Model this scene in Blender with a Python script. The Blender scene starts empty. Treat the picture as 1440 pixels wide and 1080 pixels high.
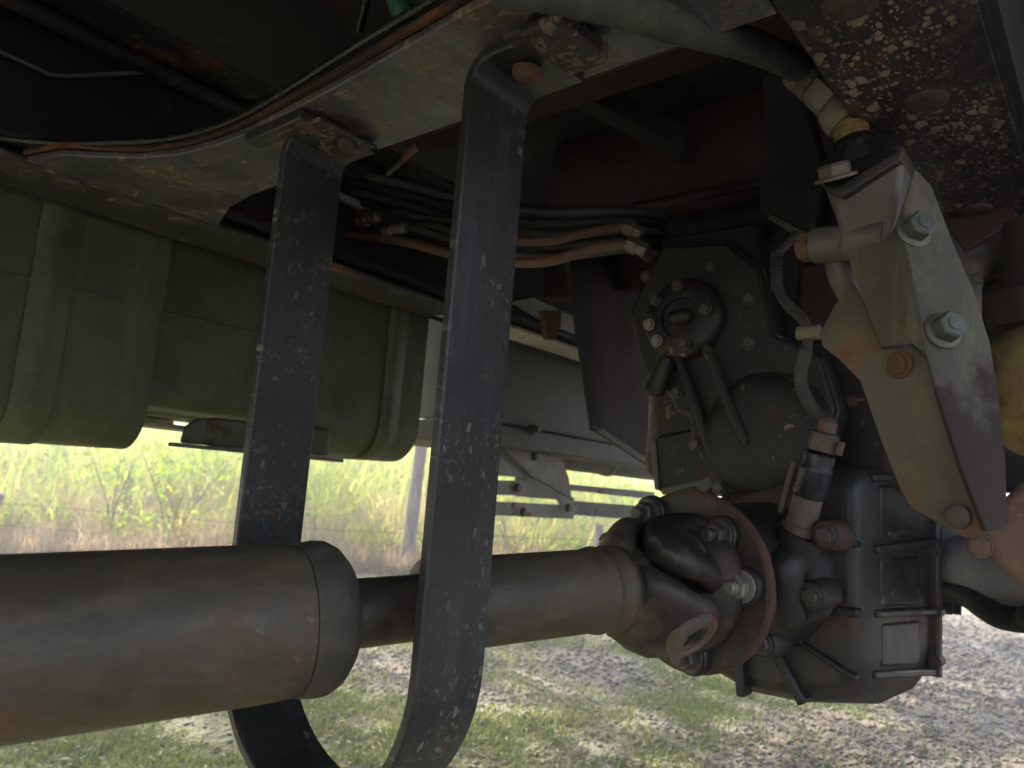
import bpy, bmesh, math, random
import numpy as np
from mathutils import Vector, Matrix

sc = bpy.context.scene
COL = sc.collection
rng = random.Random(7)

# ------------------------------------------------------------------ camera, sky, sun, exposure
F_PX, PITCH, ROLL, CAM_H = 1050.0, math.radians(8), math.radians(4.5), 0.75
HEAD = math.radians(40)                    # the truck points 40 degrees to the right of the view
SUN_EL, SUN_AZ = math.radians(38), math.radians(-42)   # azimuth from +Y, negative = left

fw = Vector((0, math.cos(PITCH), math.sin(PITCH)))
up0 = Vector((0, -math.sin(PITCH), math.cos(PITCH)))
rt = math.cos(ROLL) * Vector((1, 0, 0)) + math.sin(ROLL) * up0
up = -math.sin(ROLL) * Vector((1, 0, 0)) + math.cos(ROLL) * up0
cam_d = bpy.data.cameras.new('camera')
cam = bpy.data.objects.new('camera', cam_d)
COL.objects.link(cam)
m = Matrix((rt, up, -fw)).transposed().to_4x4()
m.translation = (0, 0, CAM_H)
cam.matrix_world = m
cam_d.sensor_width = 36.0
cam_d.lens = 36.0 * F_PX / 1440.0
cam_d.clip_start = 0.02
cam_d.clip_end = 2000
cam_d.dof.use_dof = True
cam_d.dof.focus_distance = 0.72
cam_d.dof.aperture_fstop = 9.0
sc.camera = cam

world = bpy.data.worlds.new('World')
sc.world = world
world.use_nodes = True
wn = world.node_tree
wn.nodes.clear()
sky = wn.nodes.new('ShaderNodeTexSky')
sky.sky_type = 'NISHITA'
sky.sun_disc = False
sky.sun_elevation = SUN_EL
sky.sun_rotation = SUN_AZ
sky.dust_density = 2.5
sky.ozone_density = 0.8
sky.air_density = 1.0
bg = wn.nodes.new('ShaderNodeBackground')
bg.inputs['Strength'].default_value = 0.13
wo = wn.nodes.new('ShaderNodeOutputWorld')
wn.links.new(sky.outputs[0], bg.inputs['Color'])
wn.links.new(bg.outputs[0], wo.inputs['Surface'])

sun_d = bpy.data.lights.new('sun', 'SUN')
sun_d.energy = 5.0
sun_d.angle = math.radians(0.5)
sun_d.color = (1.0, 0.93, 0.80)
sun = bpy.data.objects.new('sun', sun_d)
COL.objects.link(sun)
sd = Vector((math.sin(SUN_AZ) * math.cos(SUN_EL), math.cos(SUN_AZ) * math.cos(SUN_EL), math.sin(SUN_EL)))
sun.rotation_euler = sd.to_track_quat('Z', 'Y').to_euler()
sun.location = sd * 40

sc.view_settings.view_transform = 'Standard'
sc.view_settings.look = 'None'
sc.view_settings.exposure = 2.7
sc.view_settings.gamma = 1.0
sc.view_settings.use_curve_mapping = False
sc.cycles.max_bounces = 10
sc.cycles.diffuse_bounces = 6
sc.cycles.use_denoising = True

# ------------------------------------------------------------------ chassis frame: s forward, t to the left, z up
AX_S = Vector((math.sin(HEAD), math.cos(HEAD), 0))
AX_T = Vector((-math.cos(HEAD), math.sin(HEAD), 0))


def W(p):
    return AX_S * p[0] + AX_T * p[1] + Vector((0, 0, p[2]))


def measure(x, y):
    """Direction of a sight line of the survey photograph, in chassis axes, from the survey point."""
    d = fw + (x - 720) / F_PX * rt - (y - 540) / F_PX * up
    return Vector((d.dot(AX_S), d.dot(AX_T), d.z))


C0 = Vector((0, 0, CAM_H))


def S(x, y, s):
    d = measure(x, y)
    return C0 + d * (s / d.x)


def T(x, y, t):
    d = measure(x, y)
    return C0 + d * (t / d.y)


def Z(x, y, z):
    d = measure(x, y)
    return C0 + d * ((z - CAM_H) / d.z)


# ------------------------------------------------------------------ materials
def new_mat(name):
    mt = bpy.data.materials.new(name)
    mt.use_nodes = True
    nt = mt.node_tree
    nt.nodes.clear()
    out = nt.nodes.new('ShaderNodeOutputMaterial')
    return mt, nt, out


def N(nt, typ, **kw):
    n = nt.nodes.new(typ)
    for k, v in kw.items():
        if k in n.inputs.keys():
            n.inputs[k].default_value = v
        else:
            setattr(n, k, v)
    return n


def ramp(nt, fac, a, b, c0=(0, 0, 0, 1), c1=(1, 1, 1, 1)):
    r = nt.nodes.new('ShaderNodeValToRGB')
    r.color_ramp.elements[0].position = a
    r.color_ramp.elements[1].position = b
    r.color_ramp.elements[0].color = c0
    r.color_ramp.elements[1].color = c1
    nt.links.new(fac, r.inputs[0])
    return r


def mix(nt, fac, a, b, blend='MIX'):
    mx = nt.nodes.new('ShaderNodeMix')
    mx.data_type = 'RGBA'
    mx.blend_type = blend
    for sock, v in ((0, fac), (6, a), (7, b)):
        if isinstance(v, (int, float)):
            mx.inputs[sock].default_value = v
        elif isinstance(v, (tuple, list)):
            mx.inputs[sock].default_value = (v[0], v[1], v[2], 1)
        else:
            nt.links.new(v, mx.inputs[sock])
    return mx.outputs[2]


RUST = (0.16, 0.055, 0.022)
DUST = (0.24, 0.18, 0.13)


def metal(name, base, rust=0.0, dust=0.0, rough=0.5, met=0.0, scale=14.0, spots=0.0, spot_scale=(30, 30, 30),
          spot_col=(0.36, 0.27, 0.19), rustcol=RUST, dustcol=DUST, bump=0.25, var=0.35, fleck=0.0, fleck_scale=150, scratch=None, plane=None, stain=None):
    mt, nt, out = new_mat(name)
    L = nt.links.new
    tc = N(nt, 'ShaderNodeTexCoord')
    oi = N(nt, 'ShaderNodeObjectInfo')
    va = N(nt, 'ShaderNodeVectorMath', operation='SCALE')
    L(oi.outputs['Random'], va.inputs['Scale'])
    va.inputs[0].default_value = (3.1, 1.7, 2.3)
    ad = N(nt, 'ShaderNodeVectorMath', operation='ADD')
    L(tc.outputs['Object'], ad.inputs[0])
    L(va.outputs[0], ad.inputs[1])
    co = ad.outputs[0]

    def noise(sc_, det=6, rgh=0.6, vec=co):
        n = N(nt, 'ShaderNodeTexNoise')
        n.inputs['Scale'].default_value = sc_
        n.inputs['Detail'].default_value = det
        n.inputs['Roughness'].default_value = rgh
        L(vec, n.inputs['Vector'])
        return n.outputs['Fac']
    n_big = noise(scale * 0.6, 4)
    n_mid = noise(scale * 2.2, 8, 0.68)
    n_fine = noise(scale * 14, 5, 0.7)
    dark = tuple(c * (1 - var) for c in base)
    lite = tuple(min(1, c * (1 + var)) for c in base)
    colr = mix(nt, ramp(nt, n_big, 0.3, 0.7).outputs[0], dark, lite)
    colr = mix(nt, ramp(nt, n_fine, 0.35, 0.75).outputs[0], colr, mix(nt, 0.35, colr, lite))
    rgh_val = rough
    if scratch:
        mp = N(nt, 'ShaderNodeMapping')
        mp.inputs['Scale'].default_value = scratch
        L(co, mp.inputs[0])
        ns = noise(1.0, 6, 0.7, mp.outputs[0])
        colr = mix(nt, ramp(nt, ns, 0.5, 0.68).outputs[0], colr, mix(nt, 0.55, colr, tuple(min(1, c * 2.2) for c in base)))
    if dust > 0:
        f = ramp(nt, n_mid, 0.66 - dust * 0.4, 1.02 - dust * 0.35).outputs[0]
        colr = mix(nt, f, colr, mix(nt, 0.75, colr, dustcol))
    rfac = None
    if rust > 0:
        mm = N(nt, 'ShaderNodeMath', operation='MULTIPLY_ADD')
        L(n_mid, mm.inputs[0])
        mm.inputs[1].default_value = 0.55
        L(n_big, mm.inputs[2])
        rfac = ramp(nt, mm.outputs[0], 1.02 - rust * 0.5, 1.22 - rust * 0.5).outputs[0]
        rc = mix(nt, n_fine, tuple(c * 0.45 for c in rustcol), tuple(min(1, c * 1.7) for c in rustcol))
        colr = mix(nt, rfac, colr, rc)
    if fleck > 0 or spots > 0:
        # splashes and chips are laid out on the surface's own plane
        dist = N(nt, 'ShaderNodeTexNoise')
        dist.inputs['Scale'].default_value = 70
        dist.inputs['Detail'].default_value = 4
        L(co, dist.inputs['Vector'])
        w2 = N(nt, 'ShaderNodeVectorMath', operation='MULTIPLY_ADD')
        L(dist.outputs['Color'], w2.inputs[0])
        w2.inputs[1].default_value = (0.020, 0.020, 0.020)
        L(co, w2.inputs[2])
        w3 = N(nt, 'ShaderNodeVectorMath', operation='MULTIPLY_ADD')
        L(dist.outputs['Color'], w3.inputs[0])
        w3.inputs[1].default_value = (0.0085, 0.0085, 0.0085)
        L(co, w3.inputs[2])
        pv, pv_soft = w2.outputs[0], w3.outputs[0]
        if plane == 'xz':
            def swap(src):
                sx = N(nt, 'ShaderNodeSeparateXYZ')
                cx = N(nt, 'ShaderNodeCombineXYZ')
                L(src, sx.inputs[0])
                L(sx.outputs[0], cx.inputs[0])
                L(sx.outputs[2], cx.inputs[1])
                L(sx.outputs[1], cx.inputs[2])
                return cx.outputs[0]
            pv, pv_soft = swap(pv), swap(pv_soft)

    def cells(scl, loc, thin, rad, src=None):
        """soft-edged blobs, one per cell, many cells left empty; radius differs from cell to cell"""
        mp = N(nt, 'ShaderNodeMapping')
        mp.inputs['Scale'].default_value = scl
        mp.inputs['Location'].default_value = loc
        L(src or pv, mp.inputs[0])
        vo = N(nt, 'ShaderNodeTexVoronoi')
        vo.inputs['Scale'].default_value = 1.0
        if plane:
            vo.voronoi_dimensions = '2D'
        L(mp.outputs[0], vo.inputs['Vector'])
        sep = N(nt, 'ShaderNodeSeparateColor')
        L(vo.outputs['Color'], sep.inputs[0])
        md = N(nt, 'ShaderNodeMath', operation='MULTIPLY')
        L(ramp(nt, sep.outputs[0], thin, 1.0).outputs[0], md.inputs[0])
        md.inputs[1].default_value = rad
        sb = N(nt, 'ShaderNodeMath', operation='SUBTRACT')
        L(md.outputs[0], sb.inputs[0])
        L(vo.outputs['Distance'], sb.inputs[1])
        return ramp(nt, sb.outputs[0], 0.0, 0.07).outputs[0]
    if fleck > 0:
        fk = cells((fleck_scale, fleck_scale * 0.62, fleck_scale), (5, 2, 1), 1 - fleck * 0.4, 0.55)
        f2 = cells((fleck_scale * 0.45, fleck_scale * 0.8, fleck_scale * 0.5), (1, 7, 3), 1 - fleck * 0.25, 0.5)
        fk = mix(nt, 1.0, fk, f2, 'LIGHTEN')
        gate = ramp(nt, n_big, 0.66 - fleck * 0.3, 0.78 - fleck * 0.2).outputs[0]
        colr = mix(nt, mix(nt, 1.0, fk, gate, 'MULTIPLY'), colr, mix(nt, n_fine, tuple(c * 0.5 for c in spot_col), spot_col))
    sfac = None
    if spots > 0:
        for k, (mul, th, g0) in enumerate(((1.0, 0.55, 0.24), (2.1, 0.52, 0.22), (4.3, 0.5, 0.20))):
            f = cells(tuple(v * mul for v in spot_scale), (k * 3.7, k * 1.9, k), 1 - spots * g0, th, pv_soft)
            sfac = f if sfac is None else mix(nt, 1.0, sfac, f, 'LIGHTEN')
        patch = ramp(nt, n_big, 0.40, 0.60, (0.12, 0.12, 0.12, 1)).outputs[0]
        sfac = mix(nt, 1.0, sfac, patch, 'MULTIPLY')
        colr = mix(nt, sfac, colr, mix(nt, n_fine, tuple(c * 0.55 for c in spot_col), tuple(min(1, c * 1.3) for c in spot_col)))
    if stain:
        # rust bleeding up from the lower end of the plate
        z_lo, z_hi, scol = stain
        sz = N(nt, 'ShaderNodeSeparateXYZ')
        L(tc.outputs['Object'], sz.inputs[0])
        mr = N(nt, 'ShaderNodeMapRange')
        L(sz.outputs[2], mr.inputs['Value'])
        mr.inputs['From Min'].default_value = z_hi
        mr.inputs['From Max'].default_value = z_lo
        ad2 = N(nt, 'ShaderNodeMath', operation='MULTIPLY_ADD')
        L(n_big, ad2.inputs[0])
        ad2.inputs[1].default_value = 1.2
        ad3 = N(nt, 'ShaderNodeMath', operation='MULTIPLY_ADD')
        L(n_mid, ad3.inputs[0])
        ad3.inputs[1].default_value = 0.9
        ad3.inputs[2].default_value = -0.45
        L(mr.outputs[0], ad2.inputs[2])
        ad4 = N(nt, 'ShaderNodeMath', operation='ADD')
        L(ad2.outputs[0], ad4.inputs[0])
        L(ad3.outputs[0], ad4.inputs[1])
        colr = mix(nt, ramp(nt, ad4.outputs[0], 0.85, 1.35).outputs[0], colr, mix(nt, n_mid, tuple(c * 0.6 for c in scol), tuple(c * 1.4 for c in scol)))
    bs = N(nt, 'ShaderNodeBsdfPrincipled')
    L(colr, bs.inputs['Base Color'])
    bs.inputs['Metallic'].default_value = met
    rr = N(nt, 'ShaderNodeMath', operation='MULTIPLY_ADD')
    L(n_mid, rr.inputs[0])
    rr.inputs[1].default_value = 0.35
    rr.inputs[2].default_value = rgh_val - 0.15
    rout = rr.outputs[0]
    for f in (rfac, sfac):
        if f is not None:
            mx = N(nt, 'ShaderNodeMix')
            L(f, mx.inputs[0])
            L(rout, mx.inputs[2])
            mx.inputs[3].default_value = 0.9
            rout = mx.outputs[0]
            if met > 0:
                pass
    L(rout, bs.inputs['Roughness'])
    if met > 0 and rfac is not None:
        iv = N(nt, 'ShaderNodeMath', operation='MULTIPLY_ADD')
        L(rfac, iv.inputs[0])
        iv.inputs[1].default_value = -met
        iv.inputs[2].default_value = met
        L(iv.outputs[0], bs.inputs['Metallic'])
    hgt = mix(nt, 0.5, n_fine, n_mid)
    if sfac is not None:
        hgt = mix(nt, sfac, hgt, (1.6, 1.6, 1.6))
    bp = N(nt, 'ShaderNodeBump')
    bp.inputs['Strength'].default_value = bump
    bp.inputs['Distance'].default_value = 0.002
    L(hgt, bp.inputs['Height'])
    L(bp.outputs[0], bs.inputs['Normal'])
    L(bs.outputs[0], out.inputs['Surface'])
    return mt


M = {}
M['rail'] = metal('black_chassis_paint', (0.028, 0.024, 0.023), rust=0.20, dust=0.25, rough=0.45, spots=1.35, spot_scale=(62, 100, 60), spot_col=(0.30, 0.225, 0.16), rustcol=(0.075, 0.032, 0.02), fleck=0.4, fleck_scale=150, plane='xy')
M['rail_far'] = metal('dusty_black_chassis_paint', (0.035, 0.035, 0.030), rust=0.25, dust=0.25, rough=0.5, spots=0.8, spot_scale=(70, 100, 40), spot_col=(0.26, 0.20, 0.14), fleck=0.4, plane='xy')
M['cross'] = metal('worn_blue_grey_primer', (0.095, 0.093, 0.104), rust=0.42, dust=0.2, rough=0.33, met=0.35, scale=12, var=0.5, spots=0.8, spot_scale=(135, 60, 40), rustcol=(0.12, 0.055, 0.03), fleck=0.35, fleck_scale=170, scratch=(20, 90, 60), plane='xy', spot_col=(0.33, 0.24, 0.17))
M['cross_edge'] = metal('rusty_plate_edge', (0.035, 0.020, 0.013), rust=0.45, rough=0.85)
M['strap'] = metal('black_strap_paint', (0.027, 0.027, 0.0255), rust=0.06, dust=0.14, rough=0.36, scale=22, var=0.22, spots=0.30, spot_scale=(190, 110, 45), spot_col=(0.20, 0.175, 0.13), scratch=(60, 60, 7), fleck=0.6, fleck_scale=260, plane='xz')
M['strap_mud'] = metal('mud_caked_black_paint', (0.022, 0.02, 0.019), rust=0.15, dust=0.35, rough=0.55, spots=0.75, spot_scale=(130, 190, 70), fleck=1.0, plane='xy', spot_col=(0.26, 0.19, 0.13))
M['rust'] = metal('flaking_rust', (0.13, 0.07, 0.042), rust=0.5, dust=0.4, rough=0.85, scale=60, rustcol=(0.19, 0.075, 0.034), bump=0.5)
M['shaft'] = metal('dusty_brown_shaft_paint', (0.072, 0.056, 0.035), rust=0.36, dust=0.5, rough=0.55, scale=10, rustcol=(0.12, 0.060, 0.034), dustcol=(0.150, 0.122, 0.075), scratch=(10, 60, 60), fleck=0.35, fleck_scale=120, bump=0.5)
M['spline'] = metal('greasy_steel', (0.10, 0.085, 0.065), dust=0.6, rough=0.4, met=0.4, scale=26)
M['seal'] = metal('black_rubber_seal', (0.056, 0.047, 0.033), dust=0.45, rough=0.75)
M['yoke'] = metal('oily_black_forging', (0.038, 0.030, 0.023), rust=0.38, dust=0.45, rough=0.45, scale=12, rustcol=(0.12, 0.045, 0.025))
M['flange'] = metal('oily_brown_forging', (0.026, 0.020, 0.017), rust=0.40, dust=0.25, rough=0.40, scale=14, rustcol=(0.085, 0.034, 0.02))
M['rim'] = metal('rust_orange_flange_rim', (0.085, 0.040, 0.026), rust=0.45, rough=0.75, scale=26, rustcol=(0.13, 0.055, 0.032))
M['nut'] = metal('dull_steel', (0.28, 0.265, 0.235), rust=0.22, dust=0.3, rough=0.42, met=0.7, scale=60)
M['nut_dark'] = metal('oily_dark_steel', (0.09, 0.08, 0.07), rust=0.25, dust=0.3, rough=0.38, met=0.5, scale=50)
M['case'] = metal('oily_black_casting', (0.016, 0.0135, 0.012), rust=0.34, dust=0.25, rough=0.42, scale=11, rustcol=(0.075, 0.028, 0.02), dustcol=(0.085, 0.07, 0.055), fleck=0.6, fleck_scale=120, bump=0.9)
M['case_green'] = metal('dark_olive_casting', (0.0165, 0.017, 0.0135), rust=0.22, dust=0.25, rough=0.5, scale=11, dustcol=(0.09, 0.085, 0.06), rustcol=(0.08, 0.035, 0.02), fleck=0.6, fleck_scale=110, bump=0.8)
M['case_grey'] = metal('grey_black_casting', (0.030, 0.025, 0.022), rust=0.40, dust=0.25, rough=0.40, scale=9, rustcol=(0.095, 0.042, 0.026), dustcol=(0.10, 0.078, 0.06), bump=0.8)
M['galv'] = metal('weathered_zinc_plate', (0.098, 0.092, 0.066), rust=0.42, dust=0.5, rough=0.8, met=0.0, scale=12, rustcol=(0.15, 0.09, 0.05), dustcol=(0.22, 0.18, 0.12), scratch=(30, 60, 8), fleck=0.3, stain=(0.74, 0.93, (0.038, 0.021, 0.015)), bump=0.7)
M['galv_warm'] = metal('zinc_plate_stained_tan', (0.140, 0.124, 0.090), rust=0.40, dust=0.5, rough=0.75, met=0.0, scale=11, rustcol=(0.20, 0.11, 0.05), dustcol=(0.26, 0.20, 0.125), fleck=0.4, stain=(0.70, 0.82, (0.16, 0.085, 0.042)), bump=0.7)
M['cast_alu'] = metal('grey_cast_body', (0.130, 0.120, 0.100), rust=0.28, dust=0.45, rough=0.5, met=0.3, scale=16)
M['fitting'] = metal('pale_zinc_fitting', (0.185, 0.172, 0.145), rust=0.3, dust=0.4, rough=0.5, met=0.45, scale=45)
M['galv_nut'] = metal('zinc_flanged_bolt', (0.125, 0.128, 0.108), rust=0.2, dust=0.3, rough=0.4, met=0.5, scale=60)
M['brass'] = metal('tarnished_brass', (0.30, 0.215, 0.085), rust=0.3, dust=0.4, rough=0.4, met=0.6, scale=50, rustcol=(0.10, 0.06, 0.03))
M['oil'] = metal('wet_black_oil_film', (0.015, 0.014, 0.014), dust=0.15, rough=0.22, scale=30)
M['hose'] = metal('dusty_black_hose', (0.055, 0.06, 0.048), dust=0.5, rough=0.7, spots=0.5, spot_scale=(40, 40, 40), dustcol=(0.17, 0.16, 0.12))
M['rubber'] = metal('black_rubber', (0.02, 0.02, 0.021), dust=0.25, rough=0.6)
M['loom'] = metal('grey_corrugated_sleeve', (0.05, 0.05, 0.05), dust=0.4, rough=0.55)
M['cap'] = metal('brown_bearing_cup', (0.125, 0.098, 0.076), rust=0.5, dust=0.4, rough=0.5, scale=30, rustcol=(0.15, 0.06, 0.035))
M['tan_bolt'] = metal('dirty_tan_bolt', (0.12, 0.10, 0.072), rust=0.35, dust=0.5, rough=0.5, met=0.2, scale=60, rustcol=(0.17, 0.09, 0.04))
M['clip'] = metal('dull_yellow_clip', (0.19, 0.175, 0.11), dust=0.4, rough=0.6)
M['plastic'] = metal('dirty_white_plastic', (0.135, 0.105, 0.088), rust=0.3, dust=0.5, rough=0.5, scale=40)
M['blue_band'] = metal('blue_black_band', (0.045, 0.045, 0.055), dust=0.3, rough=0.25, met=0.4, scale=40)
M['tank'] = metal('olive_tank_veil_tone', (0.062, 0.073, 0.038), rust=0.16, dust=0.5, rough=0.5, scale=7, dustcol=(0.16, 0.15, 0.09), rustcol=(0.05, 0.04, 0.02), bump=0.25, var=0.25, scratch=(22, 22, 2.5), fleck=0.25, fleck_scale=60)  # the green veil of lens glare is put into this tank colour
M['tank_strap'] = metal('dark_green_strap', (0.07, 0.085, 0.045), dust=0.4, rough=0.5, bump=0.15)
M['panel'] = metal('olive_grey_panel', (0.08, 0.085, 0.065), dust=0.4, rough=0.55, scale=6, bump=0.1, var=0.15)
M['pale'] = metal('pale_grey', (0.40, 0.39, 0.35), rust=0.15, dust=0.3, rough=0.5, scale=14, bump=0.1)
M['bracket'] = metal('dusty_grey_steel', (0.20, 0.20, 0.17), rust=0.22, dust=0.5, rough=0.55, met=0.2, scale=16)
M['bracket_dark'] = metal('dark_grey_steel', (0.10, 0.105, 0.10), rust=0.2, dust=0.4, rough=0.5, scale=16)
M['redbrown'] = metal('red_oxide_primer', (0.036, 0.017, 0.013), rust=0.3, dust=0.2, rough=0.7, scale=7, rustcol=(0.04, 0.02, 0.015))
M['underfloor'] = metal('dark_underbody_coating', (0.018, 0.017, 0.016), rust=0.2, dust=0.2, rough=0.75, scale=5, rustcol=(0.05, 0.022, 0.016))
M['pipe'] = metal('brown_hydraulic_pipe', (0.11, 0.06, 0.042), rust=0.5, dust=0.45, rough=0.42, scale=20)
M['bowl'] = metal('gold_paint_peeling_to_rust', (0.34, 0.25, 0.09), rust=0.74, dust=0.6, rough=0.5, met=0.2, scale=16, rustcol=(0.14, 0.065, 0.035), bump=0.6)
M['rusty_arm'] = metal('rusty_steel_arm', (0.17, 0.10, 0.07), rust=0.45, dust=0.5, rough=0.75, scale=30, rustcol=(0.15, 0.065, 0.04), dustcol=(0.28, 0.20, 0.15), fleck=0.7, bump=0.5)
M['greytube'] = metal('dusty_grey_beam', (0.27, 0.26, 0.27), dust=0.4, rough=0.5, scale=8, bump=0.1)
M['greentag'] = metal('green_plastic_sleeve', (0.012, 0.07, 0.045), rough=0.5)
M['mark'] = metal('dark_stamped_mark', (0.008, 0.007, 0.007), rough=0.6)
M['chalk'] = metal('faded_paint_mark', (0.42, 0.38, 0.34), rough=0.8)

# ------------------------------------------------------------------ mesh building
TRUCK = bpy.data.objects.new('truck', None)
COL.objects.link(TRUCK)
TRUCK.rotation_euler = (0, 0, math.radians(90) - HEAD)
TRUCK['label'] = 'underside of a heavy off-road truck, black chassis with driveshaft, gearbox and olive tanks'
TRUCK['category'] = 'truck'


class MB:
    def __init__(self):
        self.v, self.f = [], []

    def add(self, vs, fs):
        o = len(self.v)
        self.v += [tuple(p) for p in vs]
        self.f += [tuple(i + o for i in f) for f in fs]
        return self

    def box(self, a, b):
        x0, y0, z0 = a
        x1, y1, z1 = b
        vs = [(x, y, z) for x in (x0, x1) for y in (y0, y1) for z in (z0, z1)]
        return self.add(vs, [(0, 1, 3, 2), (4, 6, 7, 5), (0, 4, 5, 1), (2, 3, 7, 6), (0, 2, 6, 4), (1, 5, 7, 3)])

    def prism(self, poly, ext):
        """poly: 3D points of one planar face; ext: extrusion vector, or a list of far points"""
        n = len(poly)
        far = [Vector(p) + Vector(ext) for p in poly] if isinstance(ext, (Vector, tuple)) else list(ext)
        fs = [tuple(range(n)), tuple(range(2 * n - 1, n - 1, -1))]
        fs += [(i, i + n, (i + 1) % n + n, (i + 1) % n) for i in range(n)]
        return self.add(list(poly) + far, fs)

    def loft(self, secs, caps=True, closed=True):
        n = len(secs[0])
        vs = [p for s_ in secs for p in s_]
        fs = []
        for k in range(len(secs) - 1):
            for i in range(n if closed else n - 1):
                j = (i + 1) % n
                fs.append((k * n + i, k * n + j, (k + 1) * n + j, (k + 1) * n + i))
        if caps:
            fs.append(tuple(range(n - 1, -1, -1)))
            fs.append(tuple(range((len(secs) - 1) * n, len(secs) * n)))
        return self.add(vs, fs)

    def lathe(self, o, d, prof, n=40):
        o, d = Vector(o), Vector(d).normalized()
        x, y = basis(d)
        secs = []
        for a, r in prof:
            secs.append([o + d * a + (x * math.cos(2 * math.pi * i / n) + y * math.sin(2 * math.pi * i / n)) * max(r, 1e-5) for i in range(n)])
        return self.loft(secs)

    def tube(self, pts, r, n=12, steps=8, rf=None):
        pts = smooth_path([Vector(p) for p in pts], steps) if steps else [Vector(p) for p in pts]
        x = None
        secs = []
        for i, p in enumerate(pts):
            d = (pts[min(i + 1, len(pts) - 1)] - pts[max(i - 1, 0)]).normalized()
            if x is None:
                x, _ = basis(d)
            x = (x - d * x.dot(d)).normalized()
            y = d.cross(x)
            rr = r if rf is None else rf(i / (len(pts) - 1))
            secs.append([p + (x * math.cos(2 * math.pi * k / n) + y * math.sin(2 * math.pi * k / n)) * rr for k in range(n)])
        return self.loft(secs)

    def sphere(self, c, rad, n=20, k=12, ax=None):
        c = Vector(c)
        X, Y, Zv = ax or (Vector((1, 0, 0)), Vector((0, 1, 0)), Vector((0, 0, 1)))
        secs = []
        for i in range(k + 1):
            th = math.pi * min(max(i / k, 0.001), 0.999)
            secs.append([c + X * rad[0] * math.sin(th) * math.cos(2 * math.pi * j / n) + Y * rad[1] * math.sin(th) * math.sin(2 * math.pi * j / n)
                         + Zv * rad[2] * math.cos(th) for j in range(n)])
        return self.loft(secs)

    def mesh(self, name, angle=38):
        me = bpy.data.meshes.new(name)
        me.from_pydata(self.v, [], self.f)
        bm = bmesh.new()
        bm.from_mesh(me)
        bmesh.ops.recalc_face_normals(bm, faces=bm.faces)
        bm.to_mesh(me)
        bm.free()
        me.shade_smooth()
        me.set_sharp_from_angle(angle=math.radians(angle))
        return me

    def build(self, name, mat, parent=TRUCK, label=None, bevel=0.0, angle=38, seg=2):
        me = self.mesh(name, angle)
        me.materials.append(M[mat] if isinstance(mat, str) else mat)
        o = bpy.data.objects.new(name, me)
        COL.objects.link(o)
        o.parent = parent
        if label:
            o['label'] = label
        if bevel:
            b = o.modifiers.new('bevel', 'BEVEL')
            b.width = bevel
            b.segments = seg
            b.limit_method = 'ANGLE'
            b.angle_limit = math.radians(35)
            b.harden_normals = False
        return o


def basis(d):
    a = Vector((0, 0, 1)) if abs(d.z) < 0.9 else Vector((1, 0, 0))
    x = a.cross(d).normalized()
    return x, d.cross(x)


def smooth_path(p, steps):
    out = []
    q = [p[0] * 2 - p[1]] + p + [p[-1] * 2 - p[-2]]
    for i in range(1, len(q) - 2):
        a, b, c, d = q[i - 1], q[i], q[i + 1], q[i + 2]
        for k in range(steps):
            u = k / steps
            out.append(0.5 * (2 * b + (c - a) * u + (2 * a - 5 * b + 4 * c - d) * u * u + (3 * b - a - 3 * c + d) * u ** 3))
    out.append(p[-1])
    return out


BOLT_MESH = {}


def bolt_mesh(kind):
    """kinds: hex (washer + hex head), nut (washer, nut, stud end), dome (round head), flat (shallow rivet head). Unit: radius of the head = 1."""
    if kind in BOLT_MESH:
        return BOLT_MESH[kind]
    b = MB()
    o, d = Vector(), Vector((0, 0, 1))

    def hexa(z0, z1, r, ch):
        ring = lambda z, q, n=12: [Vector((q * math.cos(math.pi / 6 * i) * (1 if i % 2 == 0 else 0.90), q * math.sin(math.pi / 6 * i) * (1 if i % 2 == 0 else 0.90), z)) for i in range(n)]
        b.loft([ring(z0, r), ring(z1 - ch, r), ring(z1, r * 0.86)])
    if kind == 'hex':
        b.lathe(o, d, [(0, 1.25), (0.16, 1.25), (0.22, 1.18)], 24)
        hexa(0.2, 0.95, 1.0, 0.14)
        b.lathe(o, d, [(0.93, 0.72), (0.99, 0.66)], 20)
    elif kind == 'nut':
        b.lathe(o, d, [(0, 1.3), (0.18, 1.3), (0.22, 1.24)], 24)
        hexa(0.2, 1.15, 1.0, 0.12)
        b.lathe(o, d, [(1.1, 0.58), (1.5, 0.58), (1.52, 0.52), (1.56, 0.56), (1.85, 0.55), (1.95, 0.42)], 18)
    elif kind == 'flanged':
        b.lathe(o, d, [(0, 1.32), (0.10, 1.32), (0.2, 1.18), (0.26, 1.02)], 28)
        hexa(0.2, 1.25, 1.0, 0.12)
        b.lathe(o, d, [(1.2, 0.72), (1.27, 0.66), (1.27, 0.5), (1.36, 0.48), (1.38, 0.02)], 20)
    elif kind == 'dome':
        b.lathe(o, d, [(0, 1.0), (0.35, 1.0), (0.6, 0.9), (0.75, 0.7), (0.82, 0.4), (0.84, 0.02)], 24)
    elif kind == 'flat':
        b.lathe(o, d, [(0, 1.0), (0.16, 0.98), (0.26, 0.85), (0.30, 0.5), (0.30, 0.02)], 24)
    elif kind == 'socket':
        b.lathe(o, d, [(0, 1.0), (0.85, 1.0), (0.95, 0.9), (0.95, 0.62), (0.55, 0.60), (0.55, 0.02)], 20)
    elif kind == 'cross':
        b.lathe(o, d, [(0, 1.35), (0.12, 1.35), (0.16, 1.25)], 24)
        hexa(0.14, 0.6, 1.0, 0.1)
        b.box((-0.5, -0.1, 0.58), (0.5, 0.1, 0.63))
        b.box((-0.1, -0.5, 0.58), (0.1, 0.5, 0.63))
    BOLT_MESH[kind] = b
    return b


BOLT_CACHE = {}


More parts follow.
